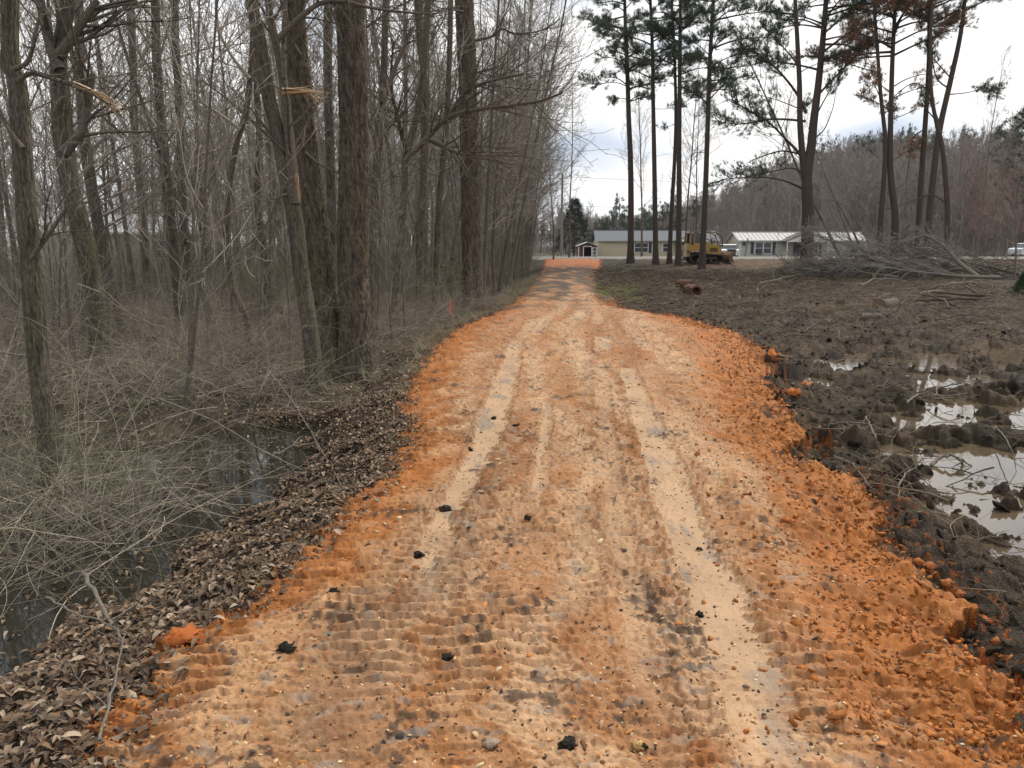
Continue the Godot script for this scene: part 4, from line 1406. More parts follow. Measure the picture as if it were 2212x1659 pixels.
func lump_into(mb: MB, at: Vector3, size: Vector3, rough: float, sd: int, rings: int, sides: int) -> void:
	var s0 := mb.v.size()
	for i in rings + 1:
		var f := PI * i / rings
		for s in sides:
			var a := TAU * s / sides
			var dir := Vector3(sin(f) * cos(a), cos(f), sin(f) * sin(a))
			var k := 1.0 + rough * n1.get_noise_3d(dir.x * 1.6 + sd * 7.0, dir.y * 1.6, dir.z * 1.6) + rough * 0.5 * n1.get_noise_3d(dir.x * 4.0 + sd * 3.0, dir.y * 4.0, dir.z * 4.0)
			mb.v.append(at + dir * size * k)
			mb.n.append(dir)
			mb.c.append(Color.WHITE)
	for i in rings:
		for s in sides:
			var a := s0 + i * sides + s
			var b := s0 + i * sides + (s + 1) % sides
			mb.ix.append(a); mb.ix.append(a + sides); mb.ix.append(b)
			mb.ix.append(b); mb.ix.append(a + sides); mb.ix.append(b + sides)

func build_loose_soil() -> void:
	rng.seed = 1212
	var stones := PackedColorArray()
	for i in 200: 
		var v := rr(0.7, 1.25)
		var c: Color = pick([Color(0.46, 0.31, 0.17), Color(0.52, 0.40, 0.24), Color(0.30, 0.14, 0.06), Color(0.20, 0.10, 0.05), Color(0.42, 0.18, 0.06), Color(0.07, 0.055, 0.045)])
		stones.append(Color(c.r * v, c.g * v, c.b * v))
	var clays := PackedColorArray()
	for i in 200:
		var v := rr(0.65, 1.2)
		var c: Color = pick([Color(0.46, 0.155, 0.03), Color(0.40, 0.14, 0.038), Color(0.50, 0.20, 0.06)])
		clays.append(Color(c.r * v, c.g * v, c.b * v))
	var soils := PackedColorArray()
	for i in 200:
		var v := rr(0.5, 1.6)
		soils.append(Color(0.062 * v, 0.047 * v, 0.034 * v))
	var spin := func() -> Basis: return Basis(Vector3(rr(-1, 1), rr(-1, 1), rr(-1, 1)).normalized(), rr(0, TAU))
	# pebbles and crumbs over the road
	for k in 2:
		var places := []
		for i in 5200:
			var d := lerpf(2.0, 16.0, pow(rng.randf(), 1.9))
			var e := edges(d)
			var x := lerpf(e.x + 0.05, e.y - 0.05, rng.randf())
			var s := rr(0.25, 0.9) * (2.2 if rng.randf() < 0.05 else 1.0)
			places.append(Transform3D(spin.call() * Basis.from_scale(Vector3(1.2, 0.7, 1.0) * s), Vector3(x, height(x, d) + 0.001, -d)))
		scatter("road_gravel", lump(0.008, 0.5, k), M.leaf, places, "pebbles and clay crumbs pressed into the road", "gravel", stones)
	# crumbled clay along both flanks
	for k in 2:
		var places := []
		for i in 4200:
			var d := lerpf(2.4, 26.0, pow(rng.randf(), 1.5))
			var e := edges(d)
			var right := rng.randf() < 0.78
			var x := e.y - absf(rng.randfn(0.0, 0.45)) + rr(-0.05, 0.12) if right else e.x + absf(rng.randfn(0.0, 0.16)) - rr(0.0, 0.16)
			var s := rr(0.2, 0.75) * (2.0 if rng.randf() < 0.035 else 1.0) * (1.0 if right else 0.6)
			places.append(Transform3D(spin.call() * Basis.from_scale(Vector3.ONE * s), Vector3(x, height(x, d) + 0.004 * s, -d)))
		scatter("clay_crumbs", lump(0.017, 0.95, 4 + k), M.clay, places, "loose orange crumbs of clay along the road flanks", "soil", clays)
	# black clods over the mud
	for k in 2:
		var places := []
		for i in 2000:
			var d := lerpf(2.6, 34.0, pow(rng.randf(), 1.4))
			var x := edges(d).y + 0.02 + 9.0 * pow(rng.randf(), 1.6)
			if x > 0.75 * (d + 1.0): continue
			var y := height(x, d)
			if y < PUDDLE_LEVEL - 0.02: continue
			var s := rr(0.3, 1.0) * (1.9 if rng.randf() < 0.08 else 1.0)
			places.append(Transform3D(spin.call() * Basis.from_scale(Vector3(1.3, 0.8, 1.1) * s), Vector3(x, y + 0.005, -d)))
		scatter("mud_crumbs", lump(0.024, 0.9, 8 + k), M.mud, places, "broken black clods of soil over the churned field", "soil", soils)
	# sticks, roots and trash wood ground into the mud
	for k in 3:
		var mb := MB.new()
		var pts := wander(Vector3(-0.2, 0, 0), Vector3(1, 0.05, 0.1), 0.42, 6, 0.3, 0.0)
		mb.tube(pts, taper(7, 0.006, 0.002), 4)
		mb.tube(wander(pts[2], Vector3(0.5, 0.4, 0.6), 0.2, 4, 0.3, 0.0), taper(5, 0.004, 0.0015), 3)
		mb.tube(wander(pts[4], Vector3(0.5, 0.2, -0.7), 0.16, 4, 0.3, 0.0), taper(5, 0.003, 0.0015), 3)
		var places := []
		var tints := PackedColorArray()
		for i in 4600:
			var d := lerpf(3.4, 60.0, pow(rng.randf(), 1.1))
			var x := edges(d).y + 0.15 + (8.0 + d * 0.3) * pow(rng.randf(), 1.2)
			if x > 0.75 * (d + 1.0): continue
			if height(x, d) < PUDDLE_LEVEL - 0.01 and rng.randf() < 0.9: continue
			var s := rr(0.2, 0.8) * (1.0 + d * 0.06) * (1.8 if rng.randf() < 0.06 else 1.0)
			var v := rr(0.25, 1.1) * (2.0 if rng.randf() < 0.12 else 1.0)
			tints.append(Color(0.17 * v, 0.13 * v, 0.09 * v))
			places.append(Transform3D(Basis(Vector3.UP, rr(0, TAU)) * Basis(Vector3(rr(-1, 1), 0, rr(-1, 1)).normalized(), rr(-0.45, 0.45)) * Basis.from_scale(Vector3.ONE * s), Vector3(x, maxf(height(x, d), PUDDLE_LEVEL) + 0.008, -d)))
		scatter("wood_debris", mb.mesh(), M.leaf, places, "broken twigs and rootlets ground into the churned mud", "debris", tints)

# single things on the ground that can be told apart
func stick(called: String, px: Array, ys: Array, r: float, m: Material, label: String, category: String, shoots := 2, group := "") -> void:
	var p := []
	for i in px.size():
		var q := on_ground(px[i][0], px[i][1])
		var up: float = ys[mini(i, ys.size() - 1)]
		# raised points: same ray, nearer by what the lift needs
		var w := on_plane(px[i][0], px[i][1], maxf(q.y, POOL_LEVEL) + up + r)
		p.append(w)
	var at: Vector3 = p[0]
	for i in p.size(): p[i] -= at
	var o := thing(called, at, label, category, group)
	var mb := MB.new()
	var pts := smooth_path(p, 6)
	for i in pts.size():
		if i > 0: pts[i] += Vector3(rr(-1, 1), rr(-1, 1), rr(-1, 1)) * r * 0.8
	mb.tube(pts, taper(pts.size(), r, r * 0.4), 7, Color.WHITE, true)
	if shoots > 0:
		for i in shoots:
			var t := rr(0.3, 0.95)
			mb.tube(wander(along(pts, t), (aside(heading(pts, t), rr(0.5, 1.0), rr(0, TAU)) + Vector3.UP * 0.3), pts[0].distance_to(pts[-1]) * rr(0.15, 0.35) + 0.05, 4, 0.25, 0.0), taper(5, r * 0.5, r * 0.2), 4)
	part("stem", mb, m, o)

func clod(px: float, py: float, wide: float, m: Material, tint: Color, label: String, flat := 0.7, called := "soil_clod", long := 1.0, group := "") -> void:
	var q := on_ground(px, py)
	var d := -q.z
	var r := wide * 0.5 * d / FOCAL
	var mb := MB.new()
	lump_into(mb, Vector3(0, r * flat * 0.35, 0), Vector3(r * long, r * flat, r), 0.85, rng.randi() % 90, 10, 14)
	for i in 5:
		lump_into(mb, Vector3(rr(-0.6, 0.6) * r * long, r * flat * rr(0.2, 0.9), rr(-0.5, 0.6) * r), Vector3.ONE * r * rr(0.25, 0.45), 0.6, rng.randi() % 90, 6, 8)
	for i in mb.c.size(): mb.c[i] = tint
	var o := part(called, mb, m, self)
	o.position = q
	tag(o, label, "clod", group)

func build_single_bits() -> void:
	rng.seed = 3131
	var black := Color(0.05, 0.04, 0.032)
	var orange := Color(0.42, 0.13, 0.03)
	clod(961, 1101, 26, M.mud, Color(0.075, 0.05, 0.034), "dark brown stick-shaped clod lying across a pale ironed strip", 0.4, "soil_clod", 1.2)
	for e in [[1511, 1188, 13, "small black clod on the upper part of the wide pale strip"], [1511, 1330, 17, "black clod alone in the middle of the wide pale strip"], [1116, 921, 15, "black clod at the side of the narrow pale strip"], [905, 1203, 20, "pair of black clods at the lower end of the long pale strip"], [1015, 973, 14, "black clod on the edge of the long pale strip halfway up"], [1067, 905, 11, "black crumb in the middle of the long pale strip"], [965, 1425, 22, "crumbly black clod on the trodden tan clay"], [1140, 1132, 14, "small black clod beside the narrow pale strip's lower end"], [620, 1405, 34, "flat black tuft of roots and soil on the clay near the leafy bank"], [1390, 1620, 18, "black clod at the patch of grey slick clay"], [1225, 1615, 40, "dark flat clod with a clay rim in the trodden clay"], [720, 1280, 22, "rough black clod on the grey track lane"]]:
		clod(e[0], e[1], e[2], M.mud, black, e[3], 0.62)
	for e in [[1745, 838, 40, "large round orange clay clod by the water between clay and mud"], [1712, 850, 26, "smaller orange clay clod touching the large round one"], [1668, 790, 34, "orange clay lump on the outer slope above the puddle"], [1925, 1205, 30, "rounded orange clay lump on the clay's outer rim"], [1700, 1130, 26, "orange lump on the loose slope inside the rim"], [2240, 1470, 36, "red clay lump fallen onto the black mud"]]:
		clod(e[0], e[1], e[2], M.clay, orange, e[3], 0.75, "clay_clod")
	for e in [[2045, 1260], [2075, 1290], [2100, 1320], [2130, 1345], [2155, 1390], [2010, 1235], [1985, 1215], [2180, 1430]]:
		clod(e[0], e[1], rr(14, 28), M.clay, Color(0.40 * rr(0.85, 1.1), 0.14, 0.04), "rounded clay stone in the row along the clay's outer rim", 0.7, "clay_clod", 1.0, "clay stones along the rim")
	clod(1378, 1612, 26, M.clay, Color(0.55, 0.36, 0.14), "yellowish stone beside the grey slick clay", 0.6, "yellow_stone")
	clod(1060, 1616, 30, M.clay, Color(0.36, 0.26, 0.19), "flat tan stone sunk in the trodden clay", 0.4, "tan_stone", 1.3)
	clod(395, 1385, 84, M.clay, Color(0.42, 0.125, 0.03), "heap of loose orange clay spilled towards the leaf litter", 0.42, "clay_heap")
	# pale dead sticks in the brush
	for e in [
		[[[545, 915], [556, 860], [578, 800], [574, 735]], [0.0, 0.3, 0.6, 1.0], 0.014, "pale dead branch standing up out of the briar tangle"],
		[[[580, 800], [640, 880], [700, 980], [760, 1090]], [0.55, 0.3, 0.1, 0.0], 0.008, "thin pale stem arching down to the leafy bank"],
		[[[138, 1096], [190, 1130], [246, 1168]], [0.35, 0.25, 0.12], 0.012, "freshly broken pale branch slanting over the pool"],
		[[[180, 1240], [225, 1320], [260, 1380], [300, 1396]], [0.25, 0.15, 0.05, 0.02], 0.012, "grey branch lying from the pool onto the leaf bank"],
		[[[100, 1290], [180, 1330], [240, 1336], [300, 1300]], [0.3, 0.3, 0.25, 0.2], 0.006, "bent pale stem over the green briar at the pool"],
		[[[430, 960], [470, 890], [500, 858], [560, 830]], [0.1, 0.4, 0.5, 0.7], 0.012, "bent grey branch leaning in the briar tangle"],
		[[[340, 860], [460, 910], [600, 990], [740, 1050]], [0.6, 0.4, 0.2, 0.02], 0.010, "long straight grey stem sloping through the tangle to the bank"],
		[[[0, 760], [120, 780], [260, 830], [340, 870]], [1.0, 0.9, 0.7, 0.5], 0.012, "long drooping grey stem arching across the thicket"],
		[[[175, 780], [205, 690], [240, 600], [270, 568], [285, 590]], [0.0, 0.6, 1.1, 1.3, 1.2], 0.009, "pale hooped vine arching high in the thicket"],
		[[[480, 555], [530, 585], [560, 615], [590, 600], [592, 560]], [1.2, 1.0, 0.9, 1.0, 1.2], 0.008, "white curling vine hanging before the flooded hollow"],
		[[[420, 1090], [432, 1030], [440, 970]], [0.0, 0.25, 0.5], 0.012, "short split pale stake standing in the briar"],
		[[[590, 985], [640, 965], [690, 955]], [0.02, 0.1, 0.12], 0.02, "pale bent limb lying on the leafy bank below the cluster"],
		[[[215, 1600], [245, 1480], [270, 1370]], [0.02, 0.1, 0.2], 0.006, "thin straw-coloured stem leaning over the near leaf litter"]]:
		stick("dead_branch", e[0], e[1], e[2], M.bark_pale, e[3], "branch", 3)
	# pale roots torn up in the mud
	for e in [
		[[[2010, 1005], [2040, 985], [2075, 990], [2082, 1010]], [0.05, 0.12, 0.12, 0.02], 0.02, "thick pale root hooping out of the mud by the big puddle"],
		[[[1870, 900], [1890, 940], [1900, 980], [1912, 1010]], [0.12, 0.10, 0.08, 0.05], 0.010, "long forked root sprawling over the black lip"],
		[[[1790, 918], [1830, 912], [1880, 918]], [0.08, 0.12, 0.1], 0.012, "pale root bridging two lumps of black mud"],
		[[[1940, 1050], [1960, 1020], [1980, 1012]], [0.02, 0.1, 0.1], 0.010, "short kinked root above the muddy water"],
		[[[1730, 720], [1760, 700], [1772, 690]], [0.02, 0.1, 0.2], 0.01, "bleached splinter of wood sticking up from the mud"],
		[[[1960, 870], [1990, 850], [2040, 856], [2090, 850]], [0.08, 0.1, 0.08, 0.05], 0.012, "straight grey stick lying on a mud ridge"],
		[[[2020, 690], [2090, 680], [2150, 690]], [0.05, 0.1, 0.05], 0.03, "pale limb lying on the drier mud beyond the puddles"],
		[[[1680, 766], [1720, 776], [1760, 790]], [0.03, 0.08, 0.05], 0.02, "dark limb lying on the clay's outer slope"],
		[[[2150, 920], [2180, 960], [2195, 1010]], [0.1, 0.1, 0.1], 0.008, "thin root dangling into the big puddle"],
		[[[1800, 985], [1840, 1000], [1870, 1040], [1890, 1060]], [0.08, 0.1, 0.05, 0.02], 0.008, "crooked rootlet on the black lip beside the clay"]]:
		stick("torn_root", e[0], e[1], e[2], M.bark_pale if e[2] < 0.025 else M.bark_grey, e[3], "root", 4)

# ---------- brush heap, logs, stake ----------
func hollow_log(at: Vector3, r: float, length: float, turn: float, label: String, m: Material, tilt := 0.0) -> void:
	var o := thing("hollow_log", at, label, "log")
	o.rotation = Vector3(tilt, turn, 0)
	var mb := MB.new()
	var sides := 20
	var pts := []
	for ring in [[0.0, 1.0], [0.3, 1.03], [0.7, 0.97], [1.0, 1.0]]:
		var row := []
		for s in sides:
			var a := TAU * s / sides
			var k: float = ring[1] * (1.0 + 0.07 * ns(cos(a) * 2.0 + r * 40.0, sin(a) * 2.0 + ring[0] * 3.0))
			row.append(Vector3(cos(a) * r * k, r + sin(a) * r * k, (ring[0] - 0.5) * length + rr(-0.03, 0.03)))
		pts.append(row)
	var mid := Vector3(0, r, 0)
	for i in 3:
		for s in sides:
			var t := (s + 1) % sides
			mb.quad(pts[i][s], pts[i][t], pts[i + 1][t], pts[i + 1][s], Color.WHITE)
	for e in [0, 3]:
		for s in sides:
			var t := (s + 1) % sides
			var a: Vector3 = pts[e][s]
			var b: Vector3 = pts[e][t]
			var c := Vector3(0, r, a.z).lerp(a, 0.72)
			var d := Vector3(0, r, b.z).lerp(b, 0.72)
			mb.quad(a, c, d, b, Color(1.0, 0.95, 0.85))
	part("shell", mb, m, o)
	mb = MB.new()
	for s in sides:
		var t := (s + 1) % sides
		var a: Vector3 = pts[0][s]
		var b: Vector3 = pts[0][t]
		var c: Vector3 = pts[3][s]
		var d: Vector3 = pts[3][t]
		mb.quad(Vector3(0, r, a.z).lerp(a, 0.72), Vector3(0, r, c.z).lerp(c, 0.72), Vector3(0, r, d.z).lerp(d, 0.72), Vector3(0, r, b.z).lerp(b, 0.72), Color(0.7, 0.62, 0.55))
	part("hollow", mb, m, o)

func cut_log(px: float, py: float, r: float, length: float, turn: float, label: String, lift := 0.0) -> void:
	var at := on_ground(px, py)
	var o := thing("cut_log", at + Vector3(0, lift, 0), label, "log")
	o.rotation.y = turn
	var mb := MB.new()
	var pts := PackedVector3Array()
	for i in 6: pts.append(Vector3(rr(-0.02, 0.02), r * 0.85 + rr(-0.02, 0.02), (i / 5.0 - 0.5) * length))
	mb.tube(pts, PackedFloat32Array([r, r * 1.04, r * 0.97, r * 1.02, r, r * 0.98]), 16)
	part("bark", mb, M.bark_grey, o)
	for e in [0, 5]:
		mb = MB.new()
		for s in 16:
			var a := TAU * s / 16
			var b := TAU * (s + 1) / 16
			var z: float = pts[e].z + (0.004 if e == 5 else -0.004)
			mb.tri(Vector3(pts[e].x, pts[e].y, z), Vector3(pts[e].x + cos(a) * r * 0.97, pts[e].y + sin(a) * r * 0.97, z), Vector3(pts[e].x + cos(b) * r * 0.97, pts[e].y + sin(b) * r * 0.97, z), Color(0.24, 0.155, 0.09))
		part("cut_end", mb, M.plain, o)

func fallen_tree(px: Array, d0: float, d1: float, r: float, label: String, m: Material, limbs: int, len_: float, lift: Array) -> void:
	var p := []
	for i in px.size():
		var t := i / (px.size() - 1.0)
		var d := lerpf(d0, d1, t)
		var q := at_dist(px[i][0], px[i][1], d)
		var gy := height(q.x, d)
		q.y = maxf(q.y, gy + r * 0.8) if lift.is_empty() else gy + lift[i]
		p.append(q)
	var at: Vector3 = p[0]
	for i in p.size(): p[i] -= at
	var o := thing("fallen_tree", at, label, "fallen tree")
	var mb := MB.new()
	var pts := smooth_path(p, 6)
	mb.tube(pts, taper(pts.size(), r, r * 0.2), 9, Color.WHITE, true)
	part("trunk", mb, m, o)
	mb = MB.new()
	for i in limbs:
		var t := rr(0.25, 1.0)
		var d := (heading(pts, t) + Vector3(rr(-0.6, 0.6), rr(-0.05, 0.55), rr(-0.6, 0.6))).normalized()
		limb(mb, along(pts, t), d, len_ * rr(0.5, 1.1), lerpf(r, r * 0.25, t) * 0.4, 2, {"wob": 0.16, "lift": -0.015, "tip": 0.009, "shoots": [0, 4, 7, 7]})
	part("crown", mb, M.brush, o)

func build_brush() -> void:
	rng.seed = 414
	M["brush"] = mat("brush", Color(0.235, 0.21, 0.185), 0.85)
	fallen_tree([[2160, 605], [2040, 590], [1900, 570], [1800, 560]], 43.0, 46.0, 0.11, "long grey trunk lying along the front foot of the brush heap", M.bark_pale, 26, 3.0, [0.2, 0.35, 0.7, 0.9])
	fallen_tree([[2050, 600], [1980, 575], [1910, 548], [1850, 528], [1800, 515]], 45.0, 48.0, 0.11, "grey felled tree sloping up through the middle of the brush heap", M.bark_pale, 26, 3.2, [0.3, 0.8, 1.3, 1.8, 2.2])
	fallen_tree([[2110, 600], [2070, 560], [2040, 525], [2000, 508], [1975, 515]], 44.0, 45.5, 0.15, "thick pale crooked trunk rearing up at the end of the brush heap", M.bark_pale, 12, 1.8, [0.2, 1.0, 1.9, 2.4, 2.3])
	fallen_tree([[2200, 590], [2080, 560], [1990, 540], [1920, 520]], 46.0, 50.0, 0.10, "thin pale sapling lying over the back of the brush heap", M.bark_pale, 16, 2.2, [0.3, 1.0, 1.6, 2.0])
	fallen_tree([[1940, 610], [1870, 590], [1810, 575], [1760, 565]], 43.5, 47.0, 0.09, "slim felled tree whose crown makes the heap's low brushy end", M.bark_grey, 24, 2.4, [0.2, 0.4, 0.5, 0.6])
	fallen_tree([[1880, 560], [1840, 460], [1800, 380], [1780, 320]], 52.0, 53.0, 0.10, "dark bare sapling leaning steeply out of the brush heap", M.bark_brown, 10, 1.4, [0.4, 3.2, 5.4, 7.0])
	fallen_tree([[1905, 560], [1870, 480], [1830, 420], [1790, 400]], 51.0, 52.0, 0.085, "second dark sapling leaning out of the brush heap", M.bark_brown, 8, 1.2, [0.4, 2.6, 4.4, 5.0])
	# the mass of tops and twigs
	var c := ground_at(1985, 47.0)
	var o := thing("brush_heap", c, "great grey heap of felled tree tops and twigs", "brush heap")
	for part_n in 3:
		var mb := MB.new()
		for i in 150:
			var t := rr(-1.0, 1.0)
			var hgt := (1.0 - absf(t) * 0.7) * rr(0.1, 2.1)
			var st := Vector3(t * 6.6 + rr(-0.5, 0.5), hgt, rr(-1.8, 1.8))
			var a := rr(-0.6, 0.6) + (PI if rng.randf() < 0.75 else 0.0)
			limb(mb, st, Vector3(cos(a), rr(-0.35, 0.5), sin(a) * 0.8), rr(1.0, 3.0), rr(0.012, 0.035), 1, {"wob": 0.16, "lift": -0.01, "tip": 0.007, "shoots": [0, 7, 7, 7]})
		part("twigs", mb, [M.brush, M.bark_pine, M.bark_brown][part_n], o).set_meta("kind", "stuff")
	# stems pushed up at the near end, by the forked pine
	var q := ground_at(1745, 52.0)
	var n := thing("root_heap", q, "dark heap of broken stems pushed up round the forked pine", "brush heap")
	var mb := MB.new()
	for i in 60:
		var a := rr(0, TAU)
		var r := 2.0 * sqrt(rng.randf())
		limb(mb, Vector3(cos(a) * r, rr(0.0, 0.9) * (1.2 - r / 3.0), sin(a) * r * 0.7), Vector3(rr(-1, 1), rr(-0.2, 0.9), rr(-1, 1)), rr(0.6, 2.2), rr(0.012, 0.04), 1, {"wob": 0.2, "lift": -0.01, "tip": 0.007, "shoots": [0, 5, 5, 5]})
	part("twigs", mb, M.bark_pine, n).set_meta("kind", "stuff")
	# litter of branches before the heap
	for e in [[[[1700, 600], [1745, 590], [1800, 578], [1850, 575]], "long thin limb lying across the leaves before the heap"], [[[1640, 612], [1690, 600], [1740, 590]], "dark limb lying between the bulldozer and the heap"], [[[1860, 615], [1900, 602], [1960, 606]], "forked grey limb at the heap's front foot"], [[[2010, 622], [2060, 612], [2110, 610]], "orange-streaked split limb on the ground before the heap"]]:
		stick("fallen_limb", e[0], [0.05, 0.2, 0.1, 0.15], 0.05, M.bark_pale, e[1], "branch", 5)
	# logs in the field
	var w := mat("rusty_wood", Color(0.20, 0.085, 0.045), 0.85)
	grain(w, M.bark_grey.albedo_texture, Vector3(3, 3, 3), null, 0.0, false)
	hollow_log(on_ground(1494, 636), 0.25, 0.62, 0.35, "rust-brown hollow log section, its dark mouth facing the road", w, 0.05)
	hollow_log(on_ground(1478, 624), 0.20, 0.7, 1.2, "smaller rust-brown hollow log behind the wider one", w)
	cut_log(1915, 664, 0.24, 1.0, 2.2, "mossy cut log with a round sawn face lying in the mud", -0.07)
	cut_log(1880, 690, 0.10, 0.6, 1.9, "short cut log half sunk beside the mossy one", -0.04)
	cut_log(935, 655, 0.16, 2.6, 1.45, "dark rotten log lying at the foot of the tall straight trunk")
	var st := on_ground(1577, 652)
	o = thing("broken_stump", st, "small broken stump standing up from the mud", "stump")
	mb = MB.new()
	mb.tube(PackedVector3Array([Vector3(0, -0.1, 0), Vector3(0.02, 0.15, 0), Vector3(-0.08, 0.36, 0)]), PackedFloat32Array([0.08, 0.055, 0.04]), 9, Color.WHITE, true)
	part("stem", mb, M.bark_grey, o)
	mb = MB.new()
	splinters(mb, Vector3(-0.07, 0.33, 0), Vector3(-0.1, 1, 0).normalized(), 0.2, 0.05, 7)
	part("torn_top", mb, M.splinter, o)
	# heap of dark boards and bark on the mud
	for i in 7:
		var at := on_ground(2000 + i * 14 + rr(-6, 6), 664 + rr(-8, 5))
		var b := thing("dark_slab", at, "dark slab of bark lying in the low pile beyond the cut logs", "wood", "dark slabs in the low pile")
		b.rotation = Vector3(rr(-0.15, 0.15), rr(0.9, 2.1), rr(-0.2, 0.2))
		mb = MB.new()
		var sp := wander(Vector3(-0.9, 0.12 + 0.05 * i, 0), Vector3(1, 0, 0), rr(1.4, 2.2), 5, 0.08, 0.0)
		mb.tube(sp, taper(6, 0.05, 0.025), 6, Color(0.8, 0.75, 0.7), true)
		part("slab", mb, M.bark_grey, b)
	# survey stake with its pink-orange ribbon
	st = on_ground(975, 693)
	o = thing("survey_stake", st, "wooden survey stake with fluorescent orange ribbon at the verge", "stake")
	mb = MB.new()
	mb.box(Vector3(0, 0.2, 0), Vector3(0.035, 0.56, 0.02), Color(0.42, 0.32, 0.2), Basis(Vector3(0, 0, 1), 0.05))
	part("stake", mb, M.paint, o)
	mb = MB.new()
	mb.box(Vector3(-0.005, 0.40, 0.016), Vector3(0.045, 0.2, 0.006), Color(0.85, 0.13, 0.06), Basis(Vector3(0, 0, 1), 0.05))
	mb.tri(Vector3(-0.02, 0.36, 0.02), Vector3(-0.1, 0.16, 0.05), Vector3(-0.01, 0.2, 0.02), Color(0.85, 0.13, 0.06))
	mb.tri(Vector3(-0.02, 0.46, 0.02), Vector3(-0.07, 0.24, 0.04), Vector3(0.01, 0.3, 0.02), Color(0.85, 0.13, 0.06))
	part("ribbon", mb, M.paint, o)
	# evergreen shrub near the tall trunk
	for e in [[[960, 640], 23.0, "leafy green shrub growing beside the tall straight trunk"], [[985, 620], 25.0, "second leafy green shrub just behind the tall straight trunk"]]:
		var at := ground_at(e[0][0], e[1])
		o = thing("green_shrub", at, e[2], "shrub")
		mb = MB.new()
		var lf := MB.new()
		for i in 12:
			var pts := wander(Vector3.ZERO, Vector3(rr(-0.4, 0.4), 1, rr(-0.4, 0.4)), rr(0.8, 1.7), 5, 0.15, 0.05)
			mb.tube(pts, taper(6, 0.012, 0.004), 4)
			for k in 9:
				var t := rr(0.55, 1.0)
				var at2 := along(pts, t)
				for j in 5:
					var dv := Vector3(rr(-1, 1), rr(-0.3, 0.5), rr(-1, 1)).normalized()
					var sv := dv.cross(Vector3.UP).normalized() * 0.022
					var v := rr(0.6, 1.3)
					lf.quad(at2, at2 + dv * 0.06 + sv, at2 + dv * 0.14, at2 + dv * 0.06 - sv, Color(0.10 * v, 0.14 * v, 0.05 * v))
		part("stems", mb, M.twig, o)
		part("foliage", lf, M.needle, o)

# ---------- homes, pole, machines ----------
func window(parent: Node, x: float, y: float, z: float, w: float, h: float, col := Color(0.75, 0.75, 0.72)) -> void:
	var mb := MB.new()
	mb.box(Vector3(x, y, z - 0.02), Vector3(w, h, 0.03), Color.WHITE)
	var p := part("window", mb, M.window_glass, parent)
	mb = MB.new()
	var t := 0.07
	mb.box(Vector3(x, y + h * 0.5, z + 0.02), Vector3(w + t, t, 0.07), col)
	mb.box(Vector3(x, y - h * 0.5, z + 0.03), Vector3(w + t * 2, t, 0.1), col)
	mb.box(Vector3(x - w * 0.5, y, z + 0.021), Vector3(t, h - t, 0.07), col)
	mb.box(Vector3(x + w * 0.5, y, z + 0.021), Vector3(t, h - t, 0.07), col)
	mb.box(Vector3(x, y, z + 0.018), Vector3(w - t, t * 0.7, 0.06), col)
	part("frame", mb, M.paint, p)

func shutter(parent: Node, x: float, y: float, z: float, w: float, h: float, col: Color) -> void:
	var mb := MB.new()
	mb.box(Vector3(x, y, z + 0.02), Vector3(w, h, 0.04), col)
	for i in 9:
		mb.box(Vector3(x, y - h * 0.45 + h * 0.9 * i / 8.0, z + 0.045), Vector3(w * 0.75, h * 0.06, 0.02), col)
	part("shutter", mb, M.paint, parent)

# walls with lapped boards: each course leans out a little
func lap_wall(mb: MB, a: Vector3, b: Vector3, h: float, n: Vector3, col: Color) -> void:
	var k := int(h / 0.2)
	for i in k:
		var y0 := h * i / k
		var y1 := h * (i + 1) / k
		var o := n * 0.025
		mb.quad(a + Vector3(0, y0, 0) + o, a + Vector3(0, y1, 0), b + Vector3(0, y1, 0), b + Vector3(0, y0, 0) + o, col)
		mb.quad(a + Vector3(0, y0, 0), a + Vector3(0, y0, 0) + o, b + Vector3(0, y0, 0) + o, b + Vector3(0, y0, 0), col)

